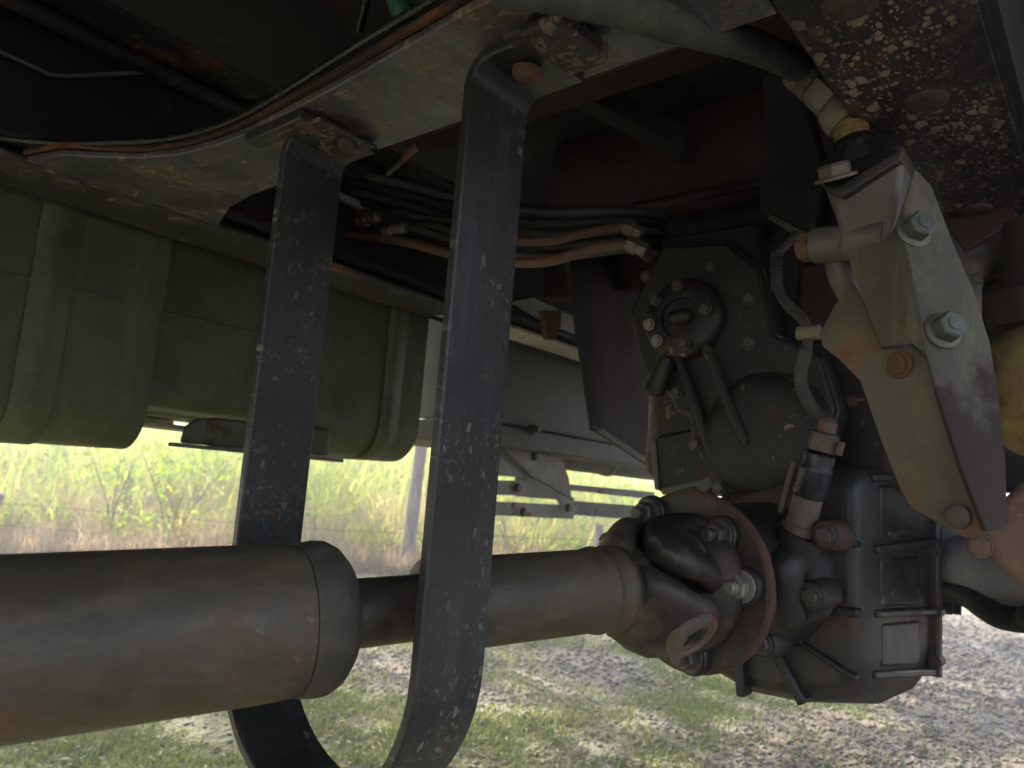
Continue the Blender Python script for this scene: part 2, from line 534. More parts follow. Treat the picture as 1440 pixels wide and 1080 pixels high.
def bolt(pos, d, r, kind='hex', mat='nut', parent=TRUCK, name='bolt', spin=None, label=None):
    key = (kind, mat)
    if key not in BOLT_CACHE:
        me = bolt_mesh(kind).mesh('bolt_' + kind, 32)
        me.materials.append(M[mat])
        BOLT_CACHE[key] = me
    o = bpy.data.objects.new(name, BOLT_CACHE[key])
    COL.objects.link(o)
    q = Vector(d).normalized().to_track_quat('Z', 'Y').to_matrix().to_4x4()
    sp = Matrix.Rotation(rng.uniform(0, 6.28) if spin is None else spin, 4, 'Z')
    o.parent = parent
    o.matrix_local = Matrix.Translation(Vector(pos)) @ q @ sp @ Matrix.Scale(r, 4)
    if label:
        o['label'] = label
    return o


def arc(c, x, y, r, a0, a1, n):
    return [Vector(c) + Vector(x) * r * math.cos(a0 + (a1 - a0) * i / n) + Vector(y) * r * math.sin(a0 + (a1 - a0) * i / n) for i in range(n + 1)]


eS, eT, eZ = Vector((1, 0, 0)), Vector((0, 1, 0)), Vector((0, 0, 1))
ZR = 1.096                                   # underside of the rails and of the crossmember

# ------------------------------------------------------------------ TRUCK: body shell overhead and rails
b = MB()
b.box((-3.2, -0.62, 1.56), (3.4, 1.82, 1.60))
deck = b.build('load_deck', 'underfloor', label='dark steel load deck closing off the space above the frame')
for k, s0 in enumerate((-2.2, -1.3, -0.4, 0.95, 1.75, 2.5)):
    MB().box((s0, -0.60, 1.44), (s0 + 0.07, 1.80, 1.559)).build('deck_bearer', 'redbrown' if k > 2 else 'underfloor', parent=deck, bevel=0.004)
for t0 in (-0.62, 1.79):
    MB().box((-3.2, t0, 1.38), (3.4, t0 + 0.03, 1.559)).build('side_raving', 'underfloor', parent=deck)

# near rail: channel with the web on its outer (right) side
b = MB()
b.box((-2.6, 0.070, ZR), (3.2, 0.182, ZR + 0.008))
b.box((-2.6, 0.070, ZR + 0.242), (3.2, 0.182, ZR + 0.25))
b.tube([(-2.6, 0.068, ZR + 0.008), (3.2, 0.068, ZR + 0.008)], 0.008, 12, 0)
rail = b.build('frame_rail', 'rail', label='near frame rail seen from below, black and splashed with dried clay', bevel=0.0015)
MB().box((-2.6, 0.060, ZR + 0.0005), (3.2, 0.068, ZR + 0.25)).build('rail_web', 'underfloor', parent=rail)
for p, r in ((Z(1303, 140, ZR), 0.0165), (Z(1195, 2, ZR), 0.018)):
    bolt(p, (0, 0, -1), r, 'flat', 'rail', rail, 'rivet')
for s_ in (0.92, 1.18):
    bolt((s_, 0.125, ZR), (0, 0, -1), 0.016, 'flat', 'rail', rail, 'rivet')
# far rail
b = MB()
b.box((-2.6, 1.025, ZR), (1.06, 1.140, ZR + 0.008))
b.box((-2.6, 1.025, ZR + 0.242), (1.06, 1.140, ZR + 0.25))
b.tube([(-2.6, 1.142, ZR + 0.008), (1.06, 1.142, ZR + 0.008)], 0.008, 12, 0)
rail2 = b.build('frame_rail', 'rail_far', label='far frame rail crossing behind the strap, dusty black', bevel=0.0015)
MB().box((1.061, 1.030, ZR + 0.001), (3.2, 1.118, ZR + 0.008)).build('pale_rail_run', 'pale', parent=rail2, bevel=0.001, label='pale stretch of the far rail, right of the near strap leg')  # far rail carries on here in a paler tone
MB().box((-2.6, 1.142, ZR + 0.0005), (3.2, 1.150, ZR + 0.25)).build('rail_web', 'underfloor', parent=rail2)
for x, y in ((100, 258), (187, 287), (258, 308), (570, 408)):
    p = Z(x, y, ZR)
    bolt((p.x, 1.045, ZR), (0, 0, -1), 0.019, 'flat', 'rail_far', rail2, 'rivet')
# things fixed to the far rail's web: a data strip, a thin air line, a conduit
MB().box((0.60, 1.128, 1.262), (0.78, 1.1415, 1.276)).build('pale_strip', 'pale', parent=rail2)
MB().box((0.79, 1.128, 1.262), (0.88, 1.1415, 1.274)).build('pale_strip', 'pale', parent=rail2)
pts = [T(-60, 50, 1.12), T(0, 73, 1.12), T(50, 95, 1.12), T(80, 106, 1.12), T(155, 104, 1.12), T(300, 98, 1.12)]
MB().tube(pts, 0.0028, 8).build('air_line', 'bracket', parent=rail2, label='thin grey air line along the far rail')
MB().tube([(-1.0, 1.12, 1.155), (0.2, 1.12, 1.155), (1.6, 1.12, 1.152), (2.6, 1.12, 1.15)], 0.010, 10).build('conduit', 'loom', parent=rail2, label='dark conduit run inside the far rail')
MB().tube([(-1.0, 1.085, 1.318), (0.5, 1.085, 1.315), (2.6, 1.085, 1.31)], 0.012, 10).build('conduit', 'rubber', parent=rail2)

# ------------------------------------------------------------------ TRUCK: crossmember plate
back = [(0.352, 0.33), (0.356, 0.383), (0.361, 0.452), (0.368, 0.535), (0.373, 0.631), (0.376, 0.70), (0.373, 0.76), (0.364, 0.82), (0.345, 0.876), (0.318, 0.918), (0.289, 0.955), (0.272, 1.02)]
backR = [(0.18, 0.184), (0.25, 0.22), (0.31, 0.262), (0.342, 0.30)]
front = [(0.52, 1.02), (0.487, 0.93), (0.477, 0.86), (0.475, 0.75), (0.475, 0.40), (0.476, 0.28), (0.478, 0.184)]
outl = [Vector((s_, t_, ZR)) for s_, t_ in backR + back + front]
b = MB().prism(outl, (0, 0, 0.0075))
cross = b.build('crossmember', 'cross', label='blue-grey crossmember plate with a flared end, rust along its back edge', bevel=0.0015)
b = MB()
bk = smooth_path([Vector((s_, t_, 0)) for s_, t_ in backR + back], 4)
q = [Vector((p.x, p.y, ZR + 0.0078)) for p in bk]
q2 = [Vector((p.x - 0.006, p.y, ZR + 0.0078)) for p in bk]
b.prism(q + q2[::-1], (0, 0, 0.006))
b.build('back_lip', 'cross_edge', parent=cross, label='rust-red turned-up lip along the back edge', bevel=0.001)
b = MB()
fr = smooth_path([Vector((s_, t_, 0)) for s_, t_ in front], 4)
q = [Vector((p.x - 0.009, p.y, ZR + 0.0078)) for p in fr]
q2 = [Vector((p.x - 0.002, p.y, ZR + 0.0078)) for p in fr]
b.prism(q + q2[::-1], (0, 0, 0.10))
b.build('front_web', 'underfloor', parent=cross)
# spacer bars that carry the feet of the safety strap
MB().box((0.372, 0.602, ZR - 0.013), (0.392, 0.700, ZR - 0.001)).build('spacer_bar', 'strap', parent=cross, bevel=0.002)
MB().box((0.376, 0.288, ZR - 0.016), (0.392, 0.352, ZR - 0.001)).build('spacer_bar', 'strap_mud', parent=cross, bevel=0.002)
pA, pB = Z(748, 32, ZR - 0.008), Z(826, 78, ZR - 0.008)
MB().tube([pA, (pA + pB) / 2, pB], 0.0055, 6, 0).build('weld_bar', 'strap', parent=cross)
bolt(Z(822, 60, ZR - 0.002), (0, 0, -1), 0.0075, 'dome', 'rust', cross, 'bolt', label='small rusty bolt head')
# lines lying on top of the crossmember, seen over its back edge
cb = [(0.30, 0.24, 1.116), (0.338, 0.33, 1.116), (0.347, 0.40, 1.114), (0.353, 0.48, 1.114), (0.357, 0.54, 1.113), (0.362, 0.62, 1.111), (0.365, 0.69, 1.110), (0.362, 0.76, 1.110), (0.348, 0.83, 1.110), (0.318, 0.90, 1.110), (0.27, 0.98, 1.110), (0.20, 1.04, 1.112), (0.05, 1.08, 1.112)]
w = MB().tube(cb, 0.0036, 10).build('cable_bundle', 'oil', label='black cable lying along the back of the crossmember')
gs = Z(571, 28, 1.125)
MB().tube([gs + Vector((0.010, 0, -0.012)), gs, gs + Vector((-0.008, 0.004, 0.02)), gs + Vector((-0.014, 0.006, 0.06))], 0.0105, 14).build('green_sleeve', 'greentag', parent=w, label='dark green sleeve on the cables')
q = Z(505, 45, 1.16)
MB().tube([q, q + Vector((-0.01, -0.02, 0.02)), q + Vector((-0.03, -0.06, 0.06)), q + Vector((-0.03, -0.12, 0.12))], 0.0040, 10).build('cable', 'oil', parent=w)

# ------------------------------------------------------------------ TRUCK: safety strap round the shaft
def strap_path():
    zc, r, tc = 0.612, 0.128, 0.529
    p = [Vector((0, 0.338, 1.089)), Vector((0, 0.378, 1.089))]
    p += [Vector((0, 0.378, 1.089)) + Vector((0, 0.022 * math.sin(a), -0.022 * (1 - math.cos(a)))) for a in [math.pi / 2 * i / 6 for i in range(1, 7)]]
    for i in range(1, 8):
        k = i / 8
        p.append(Vector((0, 0.400 + 0.001 * k, 1.067 + (zc - 1.067) * k)))
    p += [Vector((0, tc + r * math.cos(a), zc + r * math.sin(a))) for a in [math.pi + math.pi * i / 24 for i in range(25)]]
    for i in range(1, 8):
        k = i / 8
        p.append(Vector((0, tc + r, zc + (1.060 - zc) * k)))
    p += [Vector((0, 0.657 - 0.02 * (1 - math.cos(a)), 1.069 + 0.02 * math.sin(a))) for a in [math.pi / 2 * i / 5 for i in range(0, 6)]]
    p += [Vector((0, 0.620, 1.089)), Vector((0, 0.598, 1.089))]
    return p


def strap_mesh(lo, hi, th=0.0095):
    p = strap_path()
    secs = []
    for i, c in enumerate(p):
        d = (p[min(i + 1, len(p) - 1)] - p[max(i - 1, 0)]).normalized()
        n = Vector((0, -d.z, d.y))
        lean = 0.006 * min(max((1.06 - c.z) / 0.5, 0), 1)
        a, e = lo + lean * 0.3 - 0.0, hi + lean * 0.4
        h = th / 2
        rr = 0.0016
        secs.append([Vector((a + rr, c.y, c.z)) + n * h, Vector((e - rr, c.y, c.z)) + n * h, Vector((e, c.y, c.z)) + n * (h - rr), Vector((e, c.y, c.z)) - n * (h - rr),
                     Vector((e - rr, c.y, c.z)) - n * h, Vector((a + rr, c.y, c.z)) - n * h, Vector((a, c.y, c.z)) - n * (h - rr), Vector((a, c.y, c.z)) + n * (h - rr)])
    return MB().loft(secs)


loop = strap_mesh(0.392, 0.464).build('safety_strap', 'strap', label='black U-shaped flat bar hanging as a safety loop round the driveshaft', angle=30)
MB().box((0.376, 0.298, ZR - 0.020), (0.440, 0.3365, ZR - 0.004)).build('clamp_plate', 'strap_mud', parent=loop, bevel=0.003)
MB().box((0.380, 0.583, ZR - 0.0135), (0.452, 0.652, ZR - 0.012)).build('clamp_plate', 'strap_mud', parent=loop, bevel=0.002)
bolt(Z(742, 96, ZR - 0.012), (0.1, 0.15, -1), 0.0122, 'dome', 'rust', loop, 'bolt', label='rusty orange bolt head at the top of the near leg')
bolt((0.428, 0.600, ZR - 0.0135), (0, 0, -1), 0.010, 'dome', 'strap_mud', loop, 'bolt')

# ------------------------------------------------------------------ TRUCK: driveshaft
A0 = Vector((0.178, 0.55, 0.627))
AD = Vector((0.628, -0.172, 0.039)).normalized()
eh = AD.cross(eZ).normalized()               # horizontal, towards the right-near side
ev = eh.cross(AD).normalized()               # up
if ev.z < 0:
    ev = -ev
if eh.y > 0:
    eh = -eh
shaft = MB().lathe(A0, AD, [(0.300, 0.0300), (0.318, 0.0325), (0.330, 0.0392), (0.345, 0.0400), (0.482, 0.0405), (0.486, 0.0420), (0.492, 0.0432), (0.496, 0.0405), (0.503, 0.0405), (0.507, 0.0430), (0.514, 0.0438), (0.518, 0.0420), (0.522, 0.0300)], 56).build(
    'driveshaft', 'shaft', label='brown dusty driveshaft running from the left edge to the gearbox flange')
MB().lathe(A0, AD, [(-1.1, 0.0575), (0.155, 0.0575), (0.172, 0.0572), (0.186, 0.0560)], 64).build('slip_sleeve', 'shaft', parent=shaft, label='thick sliding sleeve of the driveshaft, widest part at the left')
MB().lathe(A0, AD, [(0.1865, 0.0572), (0.200, 0.0590), (0.208, 0.0585), (0.216, 0.0545), (0.224, 0.0455), (0.229, 0.0350), (0.231, 0.0285)], 56).build('dust_seal', 'seal', parent=shaft, label='black rounded dust seal at the end of the sleeve')
prof = [(0.2312, 0.0275)]
MB().lathe(A0, AD, [(0.2312, 0.0275), (0.2985, 0.0275)], 40).build('splined_shank', 'spline', parent=shaft, label='narrow greasy shank between sleeve and tube')
MB().lathe(A0, AD, [(0.2988, 0.030), (0.302, 0.0400), (0.308, 0.0425), (0.316, 0.0425), (0.321, 0.0400), (0.3235, 0.0345)], 48).build('collar', 'spline', parent=shaft)

XC = A0 + AD * 0.577                          # centre of the universal joint
ph = math.radians(38)
AF = (AD * 0.55 + Vector((1, 0, 0)) * 0.45).normalized()      # the output shaft points straight along the truck
nn = (eh * math.cos(ph) - ev * math.sin(ph)).normalized()     # axis of the tube yoke's bearings
mm = (eh * math.sin(ph) + ev * math.cos(ph)).normalized()     # axis of the flange yoke's bearings


def ring_sec(c, x, y, rx, ry, n=24, pw=2.6):
    out = []
    for i in range(n):
        a = 2 * math.pi * i / n
        ca, sa = math.cos(a), math.sin(a)
        out.append(c + x * rx * math.copysign(abs(ca) ** (2 / pw), ca) + y * ry * math.copysign(abs(sa) ** (2 / pw), sa))
    return out


def yoke(neck, axis_dir, nrm, side, r0, reach, w0, w1, cap_r, name, mat):
    """a forged fork: a neck, then two ears that close round the bearing cups"""
    b = MB()
    b.lathe(neck, axis_dir, [(-0.004, r0 * 0.94), (0.010, r0), (0.026, r0 * 0.98), (0.040, r0 * 0.80), (0.046, r0 * 0.4)], 40)
    L_ = abs((XC - neck).dot(axis_dir))
    for sg in (1, -1):
        e = nrm * sg
        secs = []
        prof_ = [(0.003, 0.016, w0 * 0.92, 0.024), (L_ * 0.25, 0.026, w0, 0.0265), (L_ * 0.52, 0.0385, w0 * 0.99, 0.0225), (L_ * 0.78, 0.0455, (w0 + w1) / 2, 0.0185), (L_, 0.0480, w1, 0.0165), (L_ + w1 * 0.40, 0.0485, w1 * 0.92, 0.0160), (L_ + w1 * 0.72, 0.0483, w1 * 0.70, 0.0150), (L_ + w1 * 0.96, 0.0478, w1 * 0.30, 0.0120)]
        for a, off, hw, ht in prof_:
            c = neck + axis_dir * a + e * off * (reach / 0.049)
            secs.append(ring_sec(c, side, e, hw, ht))
        b.loft(secs)
    return b.build(name, mat, parent=shaft, angle=50)


ty = yoke(A0 + AD * 0.520, AD, nn, mm, 0.0435, 0.056, 0.0480, 0.0390, 0.026, 'tube_yoke', 'yoke')
ty['label'] = 'black forged fork at the tube end of the universal joint'
FC = XC + AF * 0.064
fy = yoke(FC + AF * 0.001, -AF, mm, nn, 0.076, 0.054, 0.0500, 0.0390, 0.026, 'flange_yoke', 'flange')
fy['label'] = 'brown oily fork on the flange side of the universal joint'
b = MB()
b.tube([XC - nn * 0.057, XC + nn * 0.057], 0.014, 18, 0)
b.tube([XC - mm * 0.057, XC + mm * 0.057], 0.014, 18, 0)
b.sphere(XC, (0.034, 0.034, 0.034))
b.build('joint_cross', 'nut_dark', parent=shaft)
for e, cm in ((nn, 'cap'), (-nn, 'yoke'), (mm, 'flange'), (-mm, 'flange')):
    MB().lathe(XC + e * 0.056, e, [(0, 0.0300), (0.012, 0.0300), (0.0165, 0.0285), (0.0165, 0.0235), (0.0150, 0.0228), (0.0150, 0.001)] if cm == 'cap' else [(0, 0.0290), (0.008, 0.0280), (0.010, 0.024), (0.0105, 0.001)], 36).build('bearing_cap', cm, parent=shaft)
# stamped mark on the near bearing cap, as on the real one
mx_, my_ = basis(nn)
ux = (-AD * 0.55 + mm * 0.83).normalized()
ux = (ux - nn * ux.dot(nn)).normalized()
uy = nn.cross(ux)
if uy.z < 0:
    uy, ux = -uy, -ux
pc = XC + nn * 0.0711
b = MB()


def bar2(p0, p1, wd=0.0018):
    p0, p1 = pc + ux * p0[0] + uy * p0[1], pc + ux * p1[0] + uy * p1[1]
    d = (p1 - p0).normalized()
    sd_ = d.cross(nn) * wd
    b.prism([p0 - sd_, p1 - sd_, p1 + sd_, p0 + sd_], nn * 0.0009)


for seg_ in (((-0.006, -0.007), (-0.006, 0.003)), ((-0.006, 0.006), (-0.006, 0.0085)), ((0.001, -0.008), (0.001, 0.009)), ((-0.003, 0.004), (0.006, 0.004)), ((0.001, -0.008), (0.006, -0.010)), ((0.008, 0.002), (0.008, 0.008))):
    bar2(*seg_)
b.build('stamped_mark', 'mark', parent=shaft)
# clip bolts on the hidden cups, showing on the skyline of the joint
for e in (-nn, -mm):
    for sg in (1, -1):
        bolt(XC + e * 0.066 + AD * 0.030 * sg * 0.6, e, 0.008, 'hex', 'nut_dark', shaft, 'bolt')
MB().lathe(FC, AF, [(0, 0.052), (0.0005, 0.0960), (0.0035, 0.0985), (0.0125, 0.0985), (0.0130, 0.060)], 72).build('joint_flange', 'flange', parent=shaft, label='round bolted flange, dark brown face')
MB().lathe(FC, AF, [(0.0010, 0.0990), (0.0020, 0.1004), (0.0110, 0.1004), (0.0118, 0.0990), (0.0116, 0.0980), (0.0012, 0.0980)], 72).build('flange_rim', 'rim', parent=shaft, label='rust-orange rim of the bolted flange')


def on_flange(x, y, off=0.0):
    d = measure(x, y)
    k = (FC - AF * off - C0).dot(AF) / d.dot(AF)
    return C0 + d * k


for (x, y), mt in (((1048, 824), 'nut'), ((976, 922), 'nut_dark'), ((918, 722), 'nut_dark'), ((1016, 752), 'nut_dark')):
    p = on_flange(x, y)
    MB().lathe(p, -AF, [(0, 0.0215), (0.006, 0.0210), (0.008, 0.0190)], 24).build('bolt_pad', 'flange', parent=shaft)
    bolt(p - AF * 0.008, -AF, 0.0135, 'nut', mt, shaft, 'flange_nut', label='bright steel nut with its stud end, lowest right on the flange' if mt == 'nut' else None)
# ------------------------------------------------------------------ TRUCK: transfer gearbox
SF = 0.95
g = lambda pts, s_=SF: [S(x, y, s_) for x, y in pts]
b = MB()
b.box((1.04, 0.215, 0.78), (1.42, 0.60, 1.22))
gear = b.build('transfer_gearbox', 'case', label='oily black transfer gearbox casting filling the right half', bevel=0.03, seg=3)

# lower pan: lofted from the front outline to a smaller rear one
po = [(1000, 700), (1130, 655), (1195, 655), (1212, 668), (1216, 700), (1218, 930), (1214, 962), (1196, 982), (1130, 990), (1046, 976), (985, 940), (930, 905), (905, 860), (915, 770)]
f0 = g(po, SF)
cpan = Vector((SF, sum(p.y for p in f0) / len(f0), sum(p.z for p in f0) / len(f0)))
ins = [Vector((SF - 0.0, cpan.y + (p.y - cpan.y) * 0.90, cpan.z + (p.z - cpan.z) * 0.90)) for p in f0]
mid = [Vector((SF + 0.022, p.y, p.z)) for p in f0]
# the housing flares towards its rear bolting flange
pr_out = [(1050, 690), (1180, 640), (1290, 650), (1308, 664), (1312, 700), (1312, 900), (1304, 945), (1286, 968), (1238, 990), (1130, 988), (1060, 965), (1010, 930), (985, 880), (1000, 770)]
SR = 1.22
bk2 = [S(x, y, SR) for x, y in pr_out]
bk1 = [p.lerp(q, 0.5) for p, q in zip(mid, bk2)]
pan = MB().loft([ins, mid, bk1, bk2]).build('gearbox_pan', 'case_grey', parent=gear, label='grey-black ribbed lower pan of the gearbox', angle=32, bevel=0.012, seg=3)


def wall(f, y):
    return S(1217, y, SF + 0.022).lerp(S(1312, y, SR), f)


wn_ = (wall(0.9, 800) - wall(0.1, 800)).cross(wall(0.5, 900) - wall(0.5, 700)).normalized()
if wn_.y > 0:
    wn_ = -wn_


def side_rib(y0, y1, out=0.011, th=0.0045, f0_=0.05, f1_=0.97):
    p, q = wall(f0_, y0) - wn_ * 0.004, wall(f1_, y1) - wn_ * 0.004
    n_ = (q - p).cross(wn_).normalized() * th
    return MB().prism([p - n_, q - n_, q + n_, p + n_], wn_ * (out + 0.004)).build('rib', 'case_grey', parent=gear, bevel=0.0025)


side_rib(772, 760)
side_rib(862, 858)
side_rib(948, 944, 0.008)
side_rib(672, 668, 0.007)
for ya, yb_ in ((682, 758), (784, 850), (874, 934)):
    c4 = [wall(0.14, ya), wall(0.70, ya - 2), wall(0.70, yb_), wall(0.14, yb_ + 4)]
    MB().prism([p - wn_ * 0.003 for p in c4], wn_ * 0.009).build('wall_pad', 'case', parent=gear, bevel=0.006)
c4 = [wall(0.955, 652), wall(1.03, 652), wall(1.03, 952), wall(0.955, 950)]
MB().prism([p - wn_ * 0.02 for p in c4], wn_ * 0.031).build('end_flange', 'case_grey', parent=gear, bevel=0.004, label='bolting flange at the rear edge of the pan')
for yy in (690, 775, 860, 930):
    MB().lathe(wall(0.94, yy) + wn_ * 0.006, (1, 0, 0), [(0, 0.009), (0.03, 0.009)], 14).build('flange_lug', 'case_grey', parent=gear)
# front face ribs of the pan


def front_rib(pts, w=0.006, out=0.016, s_=SF, mat='case', nm='rib'):
    q = [S(x, y, s_) for x, y in pts]
    b = MB()
    for i in range(len(q) - 1):
        d = (q[i + 1] - q[i]).normalized()
        n_ = Vector((0, -d.z, d.y)) * w
        b.prism([q[i] - n_ - eS * out, q[i + 1] - n_ - eS * out, q[i + 1] + n_ - eS * out, q[i] + n_ - eS * out], (out + 0.01, 0, 0))
    return b.build(nm, mat, parent=gear, bevel=0.003)


front_rib([(1042, 905), (1048, 978)])
front_rib([(1086, 900), (1134, 988)])
front_rib([(1085, 870), (1130, 905), (1206, 955)], 0.004, 0.008)
front_rib([(1150, 755), (1208, 766)], 0.004, 0.010)
front_rib([(1165, 855), (1210, 862)], 0.005, 0.012)

# bearing retainer behind the flange
RC = A0 + AD * 0.740
ret = MB().lathe(FC + AF * 0.018, AF, [(0, 0.045), (0.0, 0.062), (0.03, 0.066), (0.060, 0.074), (0.080, 0.082), (0.10, 0.088), (0.17, 0.092)], 48).build('bearing_retainer', 'case_grey', parent=gear, label='grey-black bearing housing behind the flange')
sR = 0.905
for (x0, y0), r0, (x1, y1), r1 in (((1085, 860), 0.034, (1158, 842), 0.020), ((1040, 880), 0.034, (1075, 902), 0.019), ((1080, 770), 0.040, (1120, 752), 0.026)):
    p0, p1 = S(x0, y0, sR + 0.02), S(x1, y1, sR)
    MB().tube([p0, p0.lerp(p1, 0.5), p1], 0.03, 16, 4, rf=lambda u, r0=r0, r1=r1: (r0 * (1 - u) + r1 * u) * (1.0 if u < 0.93 else 0.85)).build('bolt_boss', 'case_grey', parent=gear)
for x, y, kx in ((1140, 838, 'hex'), (1072, 906, 'hex'), (1160, 752, 'hex'), (1078, 775, 'nut')):
    p = S(x, y, sR - 0.028)
    MB().lathe(p + eS * 0.05, -eS, [(0, 0.019), (0.046, 0.0170), (0.050, 0.0145)], 24).build('bolt_boss', 'case_grey', parent=gear)
    bolt(p, -eS, 0.0098, kx, 'nut_dark', gear, 'bolt')
p0, p1 = S(1103, 795, sR - 0.035), S(1106, 858, sR - 0.018)
MB().tube([p0 + eS * 0.03, p0, p0.lerp(p1, 0.5) - eS * 0.004, p1, p1 + eS * 0.03], 0.02, 20, 5, rf=lambda u: 0.020 + 0.002 * math.sin(u * 3.1)).build('oil_gallery', 'case_grey', parent=gear)
pb0, pb1 = S(1102, 812, sR), S(1126, 748, sR - 0.012)
MB().lathe(pb0, pb1 - pb0, [(0, 0.030), (0.03, 0.029), ((pb1 - pb0).length, 0.027), ((pb1 - pb0).length + 0.002, 0.024)], 32).build('sensor_boss', 'case_grey', parent=gear)

# front cover with its round bulge, hub and cast ribs
co_ = [(943, 560), (950, 578), (968, 585), (972, 622), (985, 648), (1004, 690), (1016, 697), (1105, 697), (1122, 684), (1160, 612), (1172, 575), (1150, 500), (1086, 470), (1070, 380), (1020, 340), (930, 345), (885, 440), (905, 520)]
fc = g(co_, 0.975)
cover = MB().prism(fc, (0.08, 0, 0)).build('gearbox_cover', 'case_green', parent=gear, label='dark olive front cover with a round bulge', bevel=0.006, seg=3)
gk = Vector((0.9785, sum(p.y for p in fc) / len(fc), sum(p.z for p in fc) / len(fc)))
MB().prism([Vector((0.984, gk.y + (p.y - gk.y) * 1.035, gk.z + (p.z - gk.z) * 1.03)) for p in fc], (0.012, 0, 0)).build('gasket_flange', 'case', parent=gear, bevel=0.003)
c_ = S(1078, 612, 0.975)
MB().lathe(c_ + eS * 0.01, -eS, [(0, 0.088), (0.012, 0.086), (0.026, 0.080), (0.033, 0.070), (0.036, 0.05), (0.037, 0.001)], 48).build('round_bulge', 'case_green', parent=gear)


def ridge(pts, r, s_, mat='case_green', nm='cast_rib'):
    return MB().tube([S(x, y, s_) for x, y in pts], r, 12, 5, rf=lambda u: r * (0.75 + 0.35 * u) if u < 0.96 else r * 0.6).build(nm, mat, parent=gear)


ridge([(948, 492), (975, 560), (1000, 632), (1022, 672)], 0.0085, 0.962)
ridge([(992, 488), (1018, 550), (1050, 628)], 0.0085, 0.950)
ridge([(938, 505), (928, 530), (918, 556)], 0.0140, 0.955)
hc = S(957, 447, 0.955)
MB().lathe(hc + eS * 0.05, -eS, [(0, 0.060), (0.045, 0.060), (0.052, 0.057), (0.055, 0.052), (0.055, 0.030), (0.048, 0.028), (0.048, 0.001)], 48).build('round_hub', 'case', parent=gear, label='round black end cap ringed by bolts')
MB().lathe(hc + eS * 0.06 - eT * 0.012, -eS, [(0, 0.068), (0.02, 0.068), (0.024, 0.064)], 40).build('hub_seat', 'redbrown', parent=gear)
MB().sphere(hc - eS * 0.005 - eT * 0.002, (0.014, 0.020, 0.012)).build('hub_boss', 'case', parent=gear)
for x, y in ((904, 460), (918, 418), (955, 410), (987, 437), (962, 474), (924, 482)):
    p = S(x, y, 0.948)
    p = hc + (p - hc).normalized() * 0.046 - eS * 0.004
    bolt(p, -eS, 0.0074, 'hex', 'nut' if x in (924, 904) else 'nut_dark', gear, 'bolt')
for x, y in ((978, 625), (1012, 686), (1098, 686), (1133, 590), (1080, 537), (1054, 482), (1054, 420), (952, 552), (910, 360), (1000, 375), (909, 388)):
    p = S(x, y, 0.972)
    bolt(p, -eS, 0.0078, 'hex', 'nut_dark', gear, 'bolt')
# side pod with a pale worn edge
pd = g([(918, 622), (924, 612), (990, 598), (1000, 640), (1012, 690), (990, 694), (930, 694), (922, 688)], 0.99)
MB().prism(pd, (0.10, 0, 0)).build('side_pod', 'case_green', parent=gear, bevel=0.006, label='boxy olive pod on the left of the gearbox')
b = MB().prism(g([(930, 686), (985, 674), (996, 668), (1003, 672), (1004, 684), (990, 694), (976, 684), (930, 696)], 0.982), (0.010, 0, 0))
b.build('pod_lip', 'panel', parent=gear, bevel=0.002)
b = MB().prism(g([(914, 622), (921, 616), (927, 690), (920, 688)], 0.984), (0.008, 0, 0))
b.build('pod_lip', 'panel', parent=gear, bevel=0.002)
# blocky valve body high on the case, lost in the dark
MB().box((1.00, 0.40, 1.02), (1.12, 0.56, 1.16)).build('valve_block', 'case', parent=gear, bevel=0.008)
MB().box((1.03, 0.25, 0.98), (1.12, 0.36, 1.10)).build('valve_block', 'redbrown', parent=gear, bevel=0.012)

# ------------------------------------------------------------------ TRUCK: speed sensor with its lead
sA, sB_ = S(1124, 745, 0.89), S(1160, 612, 0.875)
sd_ = (sB_ - sA).normalized()
Ls = (sB_ - sA).length
sens = MB().lathe(sA, sd_, [(-0.004, 0.020), (0.006, 0.0205), (0.008, 0.0170), (0.040, 0.0165), (0.0405, 0.012)], 28).build('speed_sensor', 'plastic', label='sensor plug with blue-black and pale bands above the flange')
MB().lathe(sA, sd_, [(0.0410, 0.0165), (0.043, 0.0180), (0.0700, 0.0180), (0.0720, 0.0186), (0.0745, 0.0186), (0.0765, 0.0175), (0.092, 0.0172), (0.0935, 0.013)], 28).build('sensor_body', 'blue_band', parent=sens)
MB().lathe(sA, sd_, [(0.0955, 0.0135), (0.0965, 0.0165), (0.116, 0.0160), (0.118, 0.0110)], 6).build('connector', 'plastic', parent=sens)
MB().lathe(sA, sd_, [(0.1182, 0.0105), (0.130, 0.0100), (0.134, 0.006)], 16).build('connector_boot', 'plastic', parent=sens)
xr = sd_.cross(eS).normalized()
if xr.y > 0:
    xr = -xr
q = sA + sd_ * 0.104 + xr * 0.0165
MB().prism([q - sd_ * 0.008 - eS * 0.006, q + sd_ * 0.008 - eS * 0.006, q + sd_ * 0.008 + xr * 0.006 - eS * 0.006, q - sd_ * 0.008 + xr * 0.006 - eS * 0.006], (0.012, 0, 0)).build('latch', 'plastic', parent=sens, bevel=0.0015)
br = [sA - xr * 0.026 + sd_ * 0.012, sA - xr * 0.025 + sd_ * 0.075]
MB().tube(br, 0.0042, 8, 0).build('stay', 'tan_bolt', parent=sens)
lead = [sA + sd_ * 0.130, S(1160, 590, 0.875), S(1138, 568, 0.87), S(1126, 530, 0.86), S(1134, 490, 0.85)]
loom = MB().tube(lead, 0.0075, 12, 8).build('wiring_lead', 'loom', label='grey corrugated wiring lead dropping to the sensor')
MB().tube([S(1134, 492, 0.85), S(1136, 470, 0.85), S(1128, 448, 0.85), S(1104, 425, 0.86), S(1092, 395, 0.87), S(1094, 358, 0.88), S(1120, 330, 0.90)], 0.0062, 12, 8).build('upper_lead', 'loom', parent=loom)
